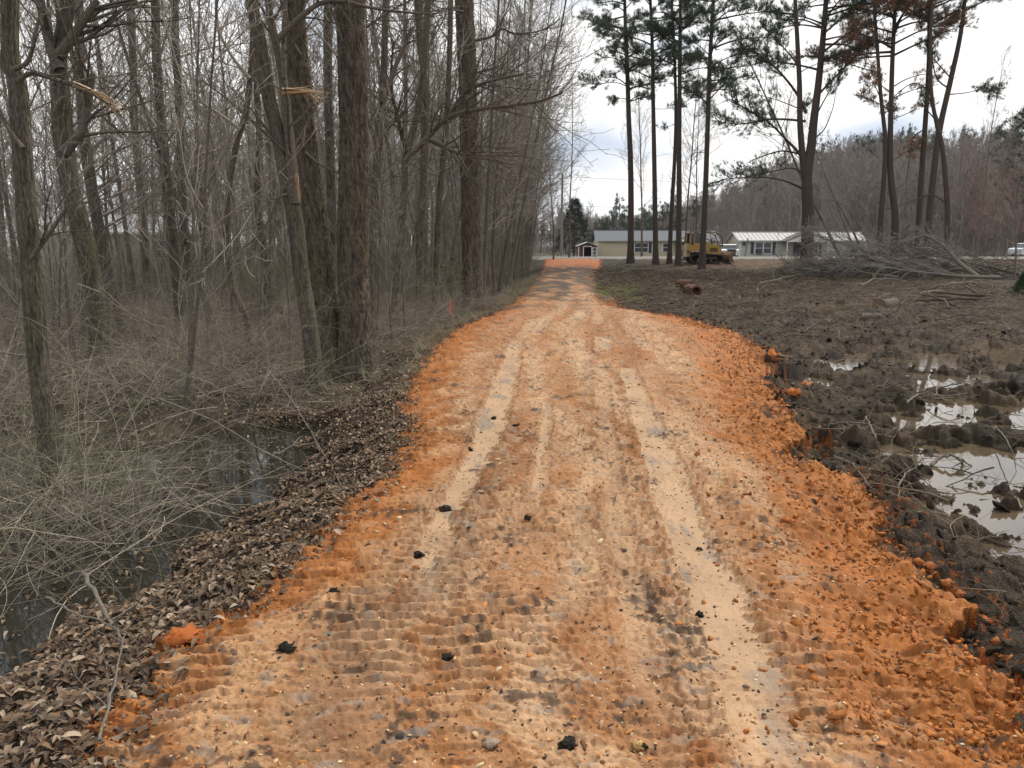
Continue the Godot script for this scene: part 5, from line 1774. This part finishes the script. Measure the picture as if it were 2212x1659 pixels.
func house(at: Vector3, turn: float, length: float, deep: float, wall_h: float, roof_h: float, called: String, label: String, wall_c: Color, roof_c: Color, seams: bool, trim: Color) -> Node3D:
	var o := thing(called, at, label, "house")
	o.rotation.y = turn
	var mb := MB.new()
	var L := length * 0.5
	var D := deep * 0.5
	lap_wall(mb, Vector3(-L, 0, D), Vector3(L, 0, D), wall_h, Vector3(0, 0, 1), wall_c)
	lap_wall(mb, Vector3(L, 0, -D), Vector3(-L, 0, -D), wall_h, Vector3(0, 0, -1), wall_c)
	for s in [-1.0, 1.0]:
		lap_wall(mb, Vector3(s * L, 0, -D * s * -1.0 * -1.0), Vector3(s * L, 0, D * s), wall_h, Vector3(s, 0, 0), wall_c)
		mb.tri(Vector3(s * L, wall_h, -D), Vector3(s * L, wall_h + roof_h, 0), Vector3(s * L, wall_h, D), wall_c)
	mb.box(Vector3(0, -0.3, 0), Vector3(length - 0.05, 0.6, deep - 0.05), Color(0.25, 0.24, 0.22))
	part("wall", mb, M.plain, o)
	mb = MB.new()
	for s in [-1.0, 1.0]:
		mb.box(Vector3(s * L, wall_h * 0.5, D + 0.03), Vector3(0.12, wall_h, 0.06), trim)
	mb.box(Vector3(0, wall_h - 0.06, D + 0.32), Vector3(length + 0.6, 0.16, 0.05), trim)
	part("trim", mb, M.paint, o)
	mb = MB.new()
	var ang := atan2(roof_h, D)
	var slope := sqrt(roof_h * roof_h + D * D) + 0.38
	for s in [-1.0, 1.0]:
		var mid := Vector3(0, wall_h + roof_h + 0.05, 0) + Vector3(0, -sin(ang), s * cos(ang)) * slope * 0.5
		var bs := Basis(Vector3.RIGHT, s * ang)
		mb.box(mid, Vector3(length + 0.7, 0.08, slope), roof_c, bs)
		if seams:
			var k := int(length / 0.55)
			for i in k + 1:
				mb.box(mid + bs * Vector3(-L - 0.2 + (length + 0.4) * i / k, 0.06, 0), Vector3(0.06, 0.05, slope), Color(0.68, 0.63, 0.61), bs)
	mb.box(Vector3(0, wall_h + roof_h + 0.1, 0), Vector3(length + 0.7, 0.07, 0.3), roof_c)
	part("roof", mb, M.plain, o)
	return o

func porch(o: Node3D, x: float, w: float, z: float, out: float, h: float, rise_: float, wall_c: Color, roof_c: Color, trim: Color) -> void:
	var mb := MB.new()
	var half := w * 0.5
	var ang := atan2(rise_, half)
	var slope := sqrt(rise_ * rise_ + half * half) + 0.25
	for s in [-1.0, 1.0]:
		mb.box(Vector3(x, h + rise_ + 0.06, z + out * 0.5 - 0.6) + Vector3(s * cos(ang), -sin(ang), 0) * slope * 0.5, Vector3(slope, 0.08, out + 1.4), roof_c, Basis(Vector3.BACK, -s * ang))
	var p := part("porch_roof", mb, M.plain, o)
	mb = MB.new()
	mb.tri(Vector3(x - half, h, z + out), Vector3(x, h + rise_, z + out), Vector3(x + half, h, z + out), wall_c)
	mb.box(Vector3(x, h - 0.05, z + out), Vector3(w, 0.14, 0.08), trim)
	part("gable", mb, M.paint, p)
	for s in [-1.0, 0.0, 1.0]:
		mb = MB.new()
		mb.box(Vector3(x + s * (half - 0.15), h * 0.5 - 0.06, z + out - 0.06), Vector3(0.1, h - 0.12, 0.1), trim)
		part("porch_post", mb, M.paint, o)
	mb = MB.new()
	mb.box(Vector3(x, 0.06, z + out * 0.5), Vector3(w, 0.14, out), Color(0.3, 0.26, 0.22))
	part("porch_floor", mb, M.plain, o)

func door(o: Node3D, x: float, z: float, col: Color) -> void:
	var mb := MB.new()
	mb.box(Vector3(x, 1.05, z + 0.03), Vector3(0.92, 2.05, 0.05), col)
	var p := part("door", mb, M.paint, o)
	mb = MB.new()
	mb.box(Vector3(x + 0.34, 1.0, z + 0.08), Vector3(0.05, 0.12, 0.06), Color(0.5, 0.45, 0.3))
	part("handle", mb, M.metal, p)

func build_homes() -> void:
	rng.seed = 17
	var gy := CREST - 0.65
	# cream house
	var a := at_dist(1290, 531, 100.0)
	var o := house(Vector3(a.x + 7.6, gy + 0.25, -102.5), -0.03, 15.0, 7.0, 2.25, 1.25, "cream_house", "low cream house with grey shingle roof and navy shutters", Color(0.80, 0.72, 0.53), Color(0.16, 0.175, 0.20), false, Color(0.72, 0.70, 0.64))
	window(o, -2.0, 1.35, 3.53, 1.7, 1.15)
	shutter(o, -3.1, 1.35, 3.53, 0.35, 1.3, Color(0.012, 0.02, 0.06))
	shutter(o, -0.9, 1.35, 3.53, 0.35, 1.3, Color(0.012, 0.02, 0.06))
	window(o, 1.3, 1.35, 3.53, 1.2, 1.1)
	window(o, 6.6, 1.35, 3.53, 0.9, 1.1)
	door(o, 3.6, 3.53, Color(0.12, 0.08, 0.06))
	porch(o, 4.2, 4.2, 3.5, 1.6, 2.2, 0.75, Color(0.78, 0.70, 0.52), Color(0.16, 0.175, 0.20), Color(0.72, 0.70, 0.62))
	# little shed
	a = at_dist(1247, 531, 97.0)
	var s := thing("garden_shed", Vector3(a.x + 1.25, gy, -98.0), "small brown shed with white trim and an open dark door", "shed")
	var mb := MB.new()
	var sw := Color(0.16, 0.075, 0.055)
	mb.prism(PackedVector2Array([Vector2(-1.15, 0), Vector2(1.15, 0), Vector2(1.15, 1.75), Vector2(0, 2.2), Vector2(-1.15, 1.75)]), -1.2, -1.12, sw)
	mb.prism(PackedVector2Array([Vector2(-1.15, 1.72), Vector2(1.15, 1.72), Vector2(1.15, 1.75), Vector2(0, 2.2), Vector2(-1.15, 1.75)]), 1.12, 1.2, sw)
	mb.box(Vector3(-0.8, 0.86, 1.16), Vector3(0.7, 1.72, 0.08), sw)
	mb.box(Vector3(0.83, 0.86, 1.16), Vector3(0.64, 1.72, 0.08), sw)
	for k in [-1.0, 1.0]:
		mb.box(Vector3(k * 1.11, 0.87, 0), Vector3(0.08, 1.74, 2.24), sw)
	mb.box(Vector3(0, 0.02, 0), Vector3(2.2, 0.04, 2.2), Color(0.2, 0.17, 0.14))
	part("wall", mb, M.plain, s)
	mb = MB.new()
	for k in [-1.0, 1.0]:
		mb.box(Vector3(k * 0.66, 2.02, 0), Vector3(1.45, 0.07, 2.8), Color(0.62, 0.62, 0.6), Basis(Vector3.BACK, -k * 0.37))
	part("roof", mb, M.plain, s)
	mb = MB.new()
	mb.box(Vector3(-0.44, 0.85, 0.72), Vector3(0.04, 1.65, 0.85), sw)
	var dd := part("door", mb, M.paint, s)
	mb = MB.new()
	for x in [-0.5, 0.54, -1.08]:
		mb.box(Vector3(x, 0.86, 1.24), Vector3(0.1, 1.72, 0.05), Color(0.72, 0.71, 0.68))
	mb.box(Vector3(0.02, 1.75, 1.24), Vector3(1.0, 0.09, 0.05), Color(0.72, 0.71, 0.68))
	part("frame", mb, M.paint, dd)
	window(s, 0.88, 1.15, 1.22, 0.4, 0.9)
	# long pale home with a ribbed metal roof
	a = at_dist(1604, 531, 97.0)
	o = house(Vector3(a.x + 7.7, gy + 0.35, -100.0), 0.04, 16.0, 4.6, 2.15, 0.95, "metal_roof_house", "long pale grey home with ribbed white metal roof and gabled porch", Color(0.70, 0.69, 0.63), Color(0.80, 0.77, 0.75), true, Color(0.74, 0.74, 0.71))
	window(o, -5.6, 1.2, 2.33, 1.0, 1.35)
	window(o, -4.55, 1.2, 2.33, 1.0, 1.35)
	shutter(o, -6.45, 1.2, 2.33, 0.34, 1.45, Color(0.035, 0.033, 0.033))
	shutter(o, -3.7, 1.2, 2.33, 0.34, 1.45, Color(0.035, 0.033, 0.033))
	window(o, 1.5, 1.2, 2.33, 0.8, 1.35)
	shutter(o, 2.15, 1.2, 2.33, 0.3, 1.45, Color(0.035, 0.033, 0.033))
	window(o, 6.5, 1.2, 2.33, 0.9, 1.2)
	door(o, -0.8, 2.33, Color(0.05, 0.045, 0.045))
	porch(o, -0.2, 5.4, 2.3, 1.9, 2.05, 1.0, Color(0.72, 0.69, 0.57), Color(0.17, 0.13, 0.115), Color(0.70, 0.69, 0.65))
	mb = MB.new()
	mb.box(Vector3(-5.55, 0.72, 2.5), Vector3(0.62, 0.38, 0.4), Color(0.05, 0.05, 0.055))
	part("air_conditioner", mb, M.metal, o)
	for k in 2:
		mb = MB.new()
		mb.tube(PackedVector3Array([Vector3(-3.1 + k * 0.2, 0.75, 4.1), Vector3(-3.9 + k * 0.2, 0.05, 5.2)]), PackedFloat32Array([0.035, 0.035]), 5, Color(0.42, 0.38, 0.20))
		part("stair_rail", mb, M.paint, o)
	# satellite dish on a leaning post
	var dp := at_dist(1611, 531, 95.0)
	s = thing("satellite_dish", Vector3(dp.x, gy, -95.0), "grey satellite dish on a leaning post before the metal-roofed home", "satellite dish")
	mb = MB.new()
	mb.tube(PackedVector3Array([Vector3(-0.15, -0.3, 0), Vector3(0.22, 2.75, 0)]), PackedFloat32Array([0.09, 0.07]), 8, Color(0.16, 0.15, 0.14), true)
	part("post", mb, M.paint, s)
	mb = MB.new()
	for i in 3:
		for k in 16:
			var r0 := 0.36 * i / 3.0
			var r1 := 0.36 * (i + 1) / 3.0
			var t0 := TAU * k / 16
			var t1 := TAU * (k + 1) / 16
			var f := func(r: float, t: float) -> Vector3: return Vector3(-0.25 + cos(t) * r, 2.0 + sin(t) * r, 0.12 + r * r * 0.9)
			mb.quad(f.call(r0, t0), f.call(r0, t1), f.call(r1, t1), f.call(r1, t0), Color(0.16, 0.16, 0.17))
	mb.tube(PackedVector3Array([Vector3(-0.25, 1.7, 0.2), Vector3(-0.25, 1.85, 0.6)]), PackedFloat32Array([0.02, 0.02]), 5, Color(0.2, 0.2, 0.2))
	mb.tube(PackedVector3Array([Vector3(-0.25, 2.0, 0.1), Vector3(0.1, 2.05, 0.0)]), PackedFloat32Array([0.03, 0.03]), 5, Color(0.2, 0.2, 0.2))
	part("dish", mb, M.metal, s)
	# utility poles and their wires
	var up := at_dist(1213, 531, 82.0)
	var tops: Array[Vector3] = []
	for e in [[up, "grey utility pole at the end of the clay road"], [Vector3(-46, 0, -84.0), "grey utility pole half hidden in the woods"], [Vector3(62, 0, -84.0), "grey utility pole beyond the row of pines"]]:
		var base := Vector3(e[0].x, height(e[0].x, -e[0].z), e[0].z)
		s = thing("utility_pole", base, e[1], "utility pole")
		mb = MB.new()
		mb.tube(PackedVector3Array([Vector3(0, -0.3, 0), Vector3(0, 4, 0), Vector3(0, 8.6, 0)]), PackedFloat32Array([0.15, 0.13, 0.10]), 10, Color(0.36, 0.36, 0.34), true)
		part("pole", mb, M.plain, s)
		mb = MB.new()
		mb.box(Vector3(0, 8.1, 0.12), Vector3(0.12, 0.12, 1.5), Color(0.25, 0.24, 0.22))
		part("crossarm", mb, M.plain, s)
		tops.append(base)
	for k in 2:
		for span in [[1, 0], [0, 2]]:
			var p0: Vector3 = tops[span[0]] + Vector3(0, [8.2, 5.4][k], [0.7, 0.0][k])
			var p1: Vector3 = tops[span[1]] + Vector3(0, [8.2, 5.4][k], [0.7, 0.0][k])
			var pts := PackedVector3Array()
			for i in 21:
				var t := i / 20.0
				pts.append(p0.lerp(p1, t) - Vector3(0, 2.6 * t * (1.0 - t), 0))
			mb = MB.new()
			mb.tube(pts, taper(21, 0.012, 0.012), 4, Color(0.03, 0.03, 0.03))
			var wire := part("power_line", mb, M.paint, self)
			tag(wire, ["upper power line strung between the utility poles", "lower power line strung between the utility poles"][k], "wire", "power lines")
	# pale house seen through the woods
	a = at_dist(230, 531, 52.0)
	o = house(Vector3(a.x, -0.1, -55.0), 0.35, 9.5, 6.0, 2.6, 1.3, "pale_house", "pale brick house with white roof glimpsed through the woods", Color(0.70, 0.61, 0.47), Color(0.80, 0.81, 0.83), false, Color(0.7, 0.7, 0.68))
	window(o, -2.0, 1.5, 3.03, 1.0, 1.2)
	window(o, 2.2, 1.5, 3.03, 1.0, 1.2)
	# vehicles: one behind the bulldozer, one far along the road
	car(Vector3(at_dist(1571, 531, 84.0).x, height(20, 84.0), -84.0), 1.45, Color(0.70, 0.71, 0.72), "white car parked beyond the bulldozer's blade")
	car(Vector3(at_dist(2232, 531, 82.0).x, height(54, 82.0), -82.0), 0.2, Color(0.62, 0.66, 0.72), "pale car on the paved road beyond the brush heap")
	# green bin
	var bp := at_dist(1581, 531, 80.8)
	s = thing("garbage_bin", Vector3(bp.x, CREST - 0.15, -80.8), "dark green bin standing by the white parked car", "bin")
	mb = MB.new()
	mb.prism(PackedVector2Array([Vector2(-0.3, 0), Vector2(0.3, 0), Vector2(0.36, 0.9), Vector2(-0.36, 0.9)]), -0.35, 0.35, Color(0.01, 0.035, 0.035))
	part("body", mb, M.paint, s)
	mb = MB.new()
	mb.box(Vector3(0, 0.95, 0), Vector3(0.8, 0.09, 0.8), Color(0.012, 0.05, 0.05))
	part("lid", mb, M.paint, s)

func wheel(parent: Node, at: Vector3, r: float, w: float, axis: Vector3) -> void:
	var mb := MB.new()
	mb.tube(PackedVector3Array([at - axis * w * 0.5, at - axis * w * 0.35, at + axis * w * 0.35, at + axis * w * 0.5]), PackedFloat32Array([r * 0.9, r, r, r * 0.9]), 20, Color(0.02, 0.02, 0.02), true)
	var p := part("wheel", mb, M.plain, parent)
	mb = MB.new()
	mb.tube(PackedVector3Array([at - axis * (w * 0.5 + 0.01), at + axis * (w * 0.5 + 0.01)]), PackedFloat32Array([r * 0.6, r * 0.6]), 16, Color(0.4, 0.4, 0.42), true)
	part("rim", mb, M.metal, p)

func car(at: Vector3, turn: float, col: Color, label: String) -> void:
	var o := thing("parked_car", at, label, "car")
	o.rotation.y = turn
	var mb := MB.new()
	mb.prism(PackedVector2Array([Vector2(-2.2, 0.35), Vector2(2.2, 0.35), Vector2(2.25, 0.7), Vector2(2.1, 0.88), Vector2(1.1, 1.0), Vector2(-1.9, 1.02), Vector2(-2.2, 0.9)]), -0.88, 0.88, col)
	part("body", mb, M.paint, o)
	mb = MB.new()
	mb.prism(PackedVector2Array([Vector2(-1.75, 1.0), Vector2(1.1, 0.99), Vector2(0.35, 1.42), Vector2(-1.2, 1.44)]), -0.78, 0.78, Color.WHITE)
	part("window", mb, M.window_glass, o)
	mb = MB.new()
	mb.prism(PackedVector2Array([Vector2(-1.3, 1.43), Vector2(0.42, 1.41), Vector2(0.3, 1.49), Vector2(-1.1, 1.51)]), -0.76, 0.76, col)
	part("roof", mb, M.paint, o)
	for sx in [-1.35, 1.4]:
		for sz in [-0.82, 0.82]:
			wheel(o, Vector3(sx, 0.32, sz), 0.32, 0.22, Vector3(0, 0, 1))
	for sz in [-0.6, 0.6]:
		mb = MB.new()
		mb.box(Vector3(2.2, 0.72, sz), Vector3(0.08, 0.14, 0.35), Color(0.7, 0.7, 0.7))
		part("headlight", mb, M.metal, o)

func build_bulldozer() -> void:
	var d := 67.0
	var base := at_dist(1478, 531, d)
	var gy := height(base.x + 2.0, d)
	var o := thing("bulldozer", Vector3(base.x, gy, -d), "yellow crawler bulldozer with caged cab parked behind the pines", "bulldozer")
	o.rotation.y = 0.04
	var yel := Color(0.40, 0.25, 0.055)
	var pale := Color(0.46, 0.36, 0.18)
	var rust := Color(0.22, 0.10, 0.045)
	var blk := Color(0.02, 0.019, 0.018)
	# tracks
	for z in [-0.75, 0.75]:
		var mb := MB.new()
		var ring := PackedVector2Array()
		for i in 10:
			var a := PI * 0.5 + PI * i / 9.0
			ring.append(Vector2(0.72 + cos(a) * 0.36, 0.37 + sin(a) * 0.36))
		for i in 10:
			var a := -PI * 0.5 + PI * i / 9.0
			ring.append(Vector2(2.85 + cos(a) * 0.34, 0.35 + sin(a) * 0.34))
		# outline runs round both ends: close belt with an inner hollow
		var k := ring.size()
		var mid := Vector2(1.78, 0.36)
		for i in k:
			var a := ring[i]
			var b := ring[(i + 1) % k]
			var ai := mid + (a - mid) * Vector2(0.93, 0.76)
			var bi := mid + (b - mid) * Vector2(0.93, 0.76)
			mb.quad(Vector3(a.x, a.y, z - 0.23), Vector3(b.x, b.y, z - 0.23), Vector3(b.x, b.y, z + 0.23), Vector3(a.x, a.y, z + 0.23), Color(0.05, 0.04, 0.034))
			for side in [-0.23, 0.23]:
				mb.quad(Vector3(a.x, a.y, z + side), Vector3(b.x, b.y, z + side), Vector3(bi.x, bi.y, z + side), Vector3(ai.x, ai.y, z + side), Color(0.06, 0.045, 0.036))
			mb.quad(Vector3(ai.x, ai.y, z - 0.23), Vector3(bi.x, bi.y, z - 0.23), Vector3(bi.x, bi.y, z + 0.23), Vector3(ai.x, ai.y, z + 0.23), blk)
		var track := part("track", mb, M.plain, o)
		for e in [[0.72, 0.37, 0.26], [2.85, 0.35, 0.24], [1.25, 0.2, 0.11], [1.62, 0.2, 0.11], [1.98, 0.2, 0.11], [2.35, 0.2, 0.11]]:
			mb = MB.new()
			mb.tube(PackedVector3Array([Vector3(e[0], e[1], z - 0.18), Vector3(e[0], e[1], z + 0.2)]), PackedFloat32Array([e[2], e[2]]), 16, Color(0.09, 0.065, 0.045), true)
			part("roller", mb, M.plain, track)
		mb = MB.new()
		mb.box(Vector3(1.78, 0.38, z), Vector3(1.7, 0.22, 0.3), Color(0.09, 0.06, 0.035))
		part("track_frame", mb, M.plain, track)
	var mb := MB.new()
	mb.box(Vector3(1.7, 0.62, 0), Vector3(2.6, 0.5, 0.95), blk)
	part("chassis", mb, M.plain, o)
	mb = MB.new()
	mb.prism(PackedVector2Array([Vector2(1.75, 0.75), Vector2(3.05, 0.68), Vector2(3.1, 1.32), Vector2(2.95, 1.38), Vector2(1.75, 1.68)]), -0.55, 0.55, yel)
	var hood := part("hood", mb, M.paint, o)
	mb = MB.new()
	mb.box(Vector3(2.42, 1.08, 0.556), Vector3(0.66, 0.34, 0.02), rust)
	mb.box(Vector3(2.42, 1.08, -0.556), Vector3(0.66, 0.34, 0.02), rust)
	part("side_grille", mb, M.plain, hood)
	mb = MB.new()
	mb.tube(PackedVector3Array([Vector3(2.3, 1.5, 0.2), Vector3(2.3, 2.0, 0.2), Vector3(2.36, 2.08, 0.2)]), PackedFloat32Array([0.06, 0.06, 0.06]), 10, Color(0.05, 0.045, 0.04), true)
	part("exhaust", mb, M.metal, hood)
	mb = MB.new()
	for z in [[-1.0, -0.5], [0.5, 1.0]]:
		mb.prism(PackedVector2Array([Vector2(0.32, 0.95), Vector2(1.75, 0.95), Vector2(1.75, 1.5), Vector2(0.45, 1.5), Vector2(0.06, 1.38), Vector2(0.06, 1.05)]), z[0], z[1], yel)
	part("fender", mb, M.paint, o)
	mb = MB.new()
	mb.prism(PackedVector2Array([Vector2(0.05, 0.5), Vector2(0.4, 0.5), Vector2(0.45, 1.62), Vector2(0.12, 1.6)]), -0.5, 0.5, pale)
	part("fuel_tank", mb, M.paint, o)
	# cab: posts, glass and roof
	mb = MB.new()
	for z in [-0.72, 0.72]:
		for e in [[0.36, 0.30, 0.1], [0.66, 0.66, 0.12], [1.42, 1.36, 0.12]]:
			mb.tube(PackedVector3Array([Vector3(e[0], 1.45, z), Vector3(e[1], 2.56, z)]), PackedFloat32Array([e[2] * 0.5, e[2] * 0.5]), 6, yel)
		mb.box(Vector3(1.04, 1.56, z), Vector3(0.8, 0.14, 0.08), yel)
	mb.box(Vector3(0.9, 1.2, 0), Vector3(1.3, 0.5, 0.98), yel)
	var cab := part("cab", mb, M.paint, o)
	mb = MB.new()
	for z in [-0.7, 0.7]:
		mb.box(Vector3(1.04, 2.06, z), Vector3(0.62, 0.86, 0.02), Color.WHITE)
		mb.box(Vector3(0.49, 2.04, z), Vector3(0.2, 0.9, 0.02), Color.WHITE)
	mb.box(Vector3(1.36, 2.06, 0), Vector3(0.02, 0.86, 1.3), Color.WHITE)
	part("window", mb, M.window_glass, cab)
	mb = MB.new()
	mb.box(Vector3(0.95, 1.65, 0), Vector3(0.45, 0.5, 0.5), blk)
	part("seat", mb, M.plain, cab)
	mb = MB.new()
	mb.prism(PackedVector2Array([Vector2(0.22, 2.56), Vector2(1.95, 2.55), Vector2(1.9, 2.64), Vector2(0.25, 2.66)]), -0.86, 0.86, Color(0.24, 0.155, 0.05))
	part("roof", mb, M.paint, o)
	for z in [-0.82, 0.82]:
		mb = MB.new()
		mb.tube(smooth_path([Vector3(1.85, 2.6, z), Vector3(2.5, 2.5, z), Vector3(2.85, 2.3, z), Vector3(3.05, 1.9, z * 0.9), Vector3(3.12, 1.35, z * 0.8)], 5), taper(21, 0.055, 0.05), 8, Color(0.10, 0.065, 0.03))
		mb.tube(PackedVector3Array([Vector3(2.5, 2.5, z), Vector3(2.4, 1.9, z * 0.8), Vector3(2.3, 1.6, z * 0.6)]), taper(3, 0.03, 0.03), 6, Color(0.10, 0.065, 0.03))
		part("sweep_bar", mb, M.paint, o)
	# blade and push frame
	mb = MB.new()
	var prof: Array[Vector2] = []
	for i in 9:
		var t := i / 8.0
		prof.append(Vector2(4.02 - 0.24 * sin(t * PI) + 0.06 * t, 0.02 + 0.9 * t))
	for i in 8:
		var a := prof[i]
		var b := prof[i + 1]
		mb.quad(Vector3(a.x, a.y, -1.4), Vector3(b.x, b.y, -1.4), Vector3(b.x, b.y, 1.4), Vector3(a.x, a.y, 1.4), Color(0.26, 0.17, 0.085))
		mb.quad(Vector3(a.x - 0.12, a.y, -1.4), Vector3(a.x - 0.12, a.y, 1.4), Vector3(b.x - 0.12, b.y, 1.4), Vector3(b.x - 0.12, b.y, -1.4), Color(0.26, 0.16, 0.07))
		for z in [-1.4, 1.4]:
			mb.quad(Vector3(a.x, a.y, z), Vector3(b.x, b.y, z), Vector3(b.x - 0.38, b.y - 0.04, z), Vector3(a.x - 0.38, a.y, z), Color(0.27, 0.175, 0.085))
	part("blade", mb, M.plain, o)
	for z in [-0.55, 0.55]:
		mb = MB.new()
		mb.box(Vector3(3.35, 0.42, z), Vector3(1.1, 0.18, 0.16), rust, Basis(Vector3.BACK, -0.12))
		part("push_arm", mb, M.plain, o)
		mb = MB.new()
		mb.tube(PackedVector3Array([Vector3(3.05, 0.98, z * 0.6), Vector3(3.75, 0.55, z * 0.6)]), PackedFloat32Array([0.06, 0.05]), 8, rust, true)
		part("lift_cylinder", mb, M.metal, o)

func make_sky() -> Sky:
	var w := 768
	var h := 384
	var im := Image.create(w, h, false, Image.FORMAT_RGBF)
	var f := FastNoiseLite.new()
	f.seed = 21
	f.frequency = 0.55
	f.fractal_octaves = 5
	f.fractal_gain = 0.5
	var blue := Color(0.54, 0.62, 0.735)
	var white := Color(0.985, 0.98, 0.97)
	for j in h:
		var el := PI * (0.5 - (j + 0.5) / h)
		for i in w:
			var az := TAU * (i + 0.5) / w
			var dir := Vector3(sin(az) * cos(el), sin(el), -cos(az) * cos(el))
			var y := maxf(dir.y, 0.0)
			var k := 1.0 / (y + 0.22)
			var n := f.get_noise_3d(dir.x * k * 1.5, dir.z * k * 1.5, 2.0 + y) + 0.35 * f.get_noise_3d(dir.x * k * 5.0, dir.z * k * 5.0, 9.0)
			var t := smoothstep(-0.55, 0.08, n)
			t = lerpf(t, 0.8, smoothstep(0.10, 0.0, y))
			var c := blue.lerp(white, t)
			if dir.y < 0.0:
				c = c.lerp(Color(0.12, 0.10, 0.08), smoothstep(0.0, -0.08, dir.y))
			im.set_pixel(i, j, c)
	var pm := PanoramaSkyMaterial.new()
	pm.panorama = ImageTexture.create_from_image(im)
	var s := Sky.new()
	s.sky_material = pm
	return s

func _ready() -> void:
	rng.seed = 77
	n1.seed = 5
	n1.frequency = 1.0
	n1.fractal_type = FastNoiseLite.FRACTAL_NONE
	nf.seed = 8
	nf.frequency = 1.0
	var cam := Camera3D.new()
	cam.name = "camera"
	cam.fov = rad_to_deg(2.0 * atan(829.5 / FOCAL))
	cam.near = 0.05
	cam.far = 1500.0
	cam.position = EYE
	cam.rotation = Vector3(-PITCH, 0, 0)
	add_child(cam)
	cam.current = true
	var env := Environment.new()
	env.background_mode = Environment.BG_SKY
	env.sky = make_sky()
	env.background_energy_multiplier = 0.55
	env.tonemap_mode = Environment.TONE_MAPPER_LINEAR
	env.tonemap_exposure = 2.25
	env.fog_enabled = true
	env.fog_density = 0.00016
	env.fog_light_color = Color(0.80, 0.84, 0.90)
	env.sdfgi_enabled = true
	env.ssao_enabled = true
	env.ssil_enabled = true
	var we := WorldEnvironment.new()
	we.name = "environment"
	we.environment = env
	add_child(we)
	var sun := DirectionalLight3D.new()
	sun.name = "sun"
	sun.light_energy = 0.5
	sun.light_color = Color(1.0, 0.97, 0.92)
	sun.light_angular_distance = 24.0
	sun.shadow_enabled = true
	sun.rotation_degrees = Vector3(-52, 0, 0)
	sun.rotation = Basis.looking_at(-Vector3(0.45, 0.78, -0.45)).get_euler()
	add_child(sun)
	make_materials()
	read_land()
	build_ground()
	build_far_ground()
	build_water()
	print("land ", Time.get_ticks_msec())
	make_wood()
	print("wood ", Time.get_ticks_msec())
	build_hero_trees()
	print("heroes ", Time.get_ticks_msec())
	build_woods()
	print("woods ", Time.get_ticks_msec())
	build_pines()
	build_open_trees()
	print("pines ", Time.get_ticks_msec())
	build_thicket()
	build_litter()
	build_loose_soil()
	build_single_bits()
	print("details ", Time.get_ticks_msec())
	build_brush()
	build_homes()
	build_bulldozer()
	print("built ", Time.get_ticks_msec())
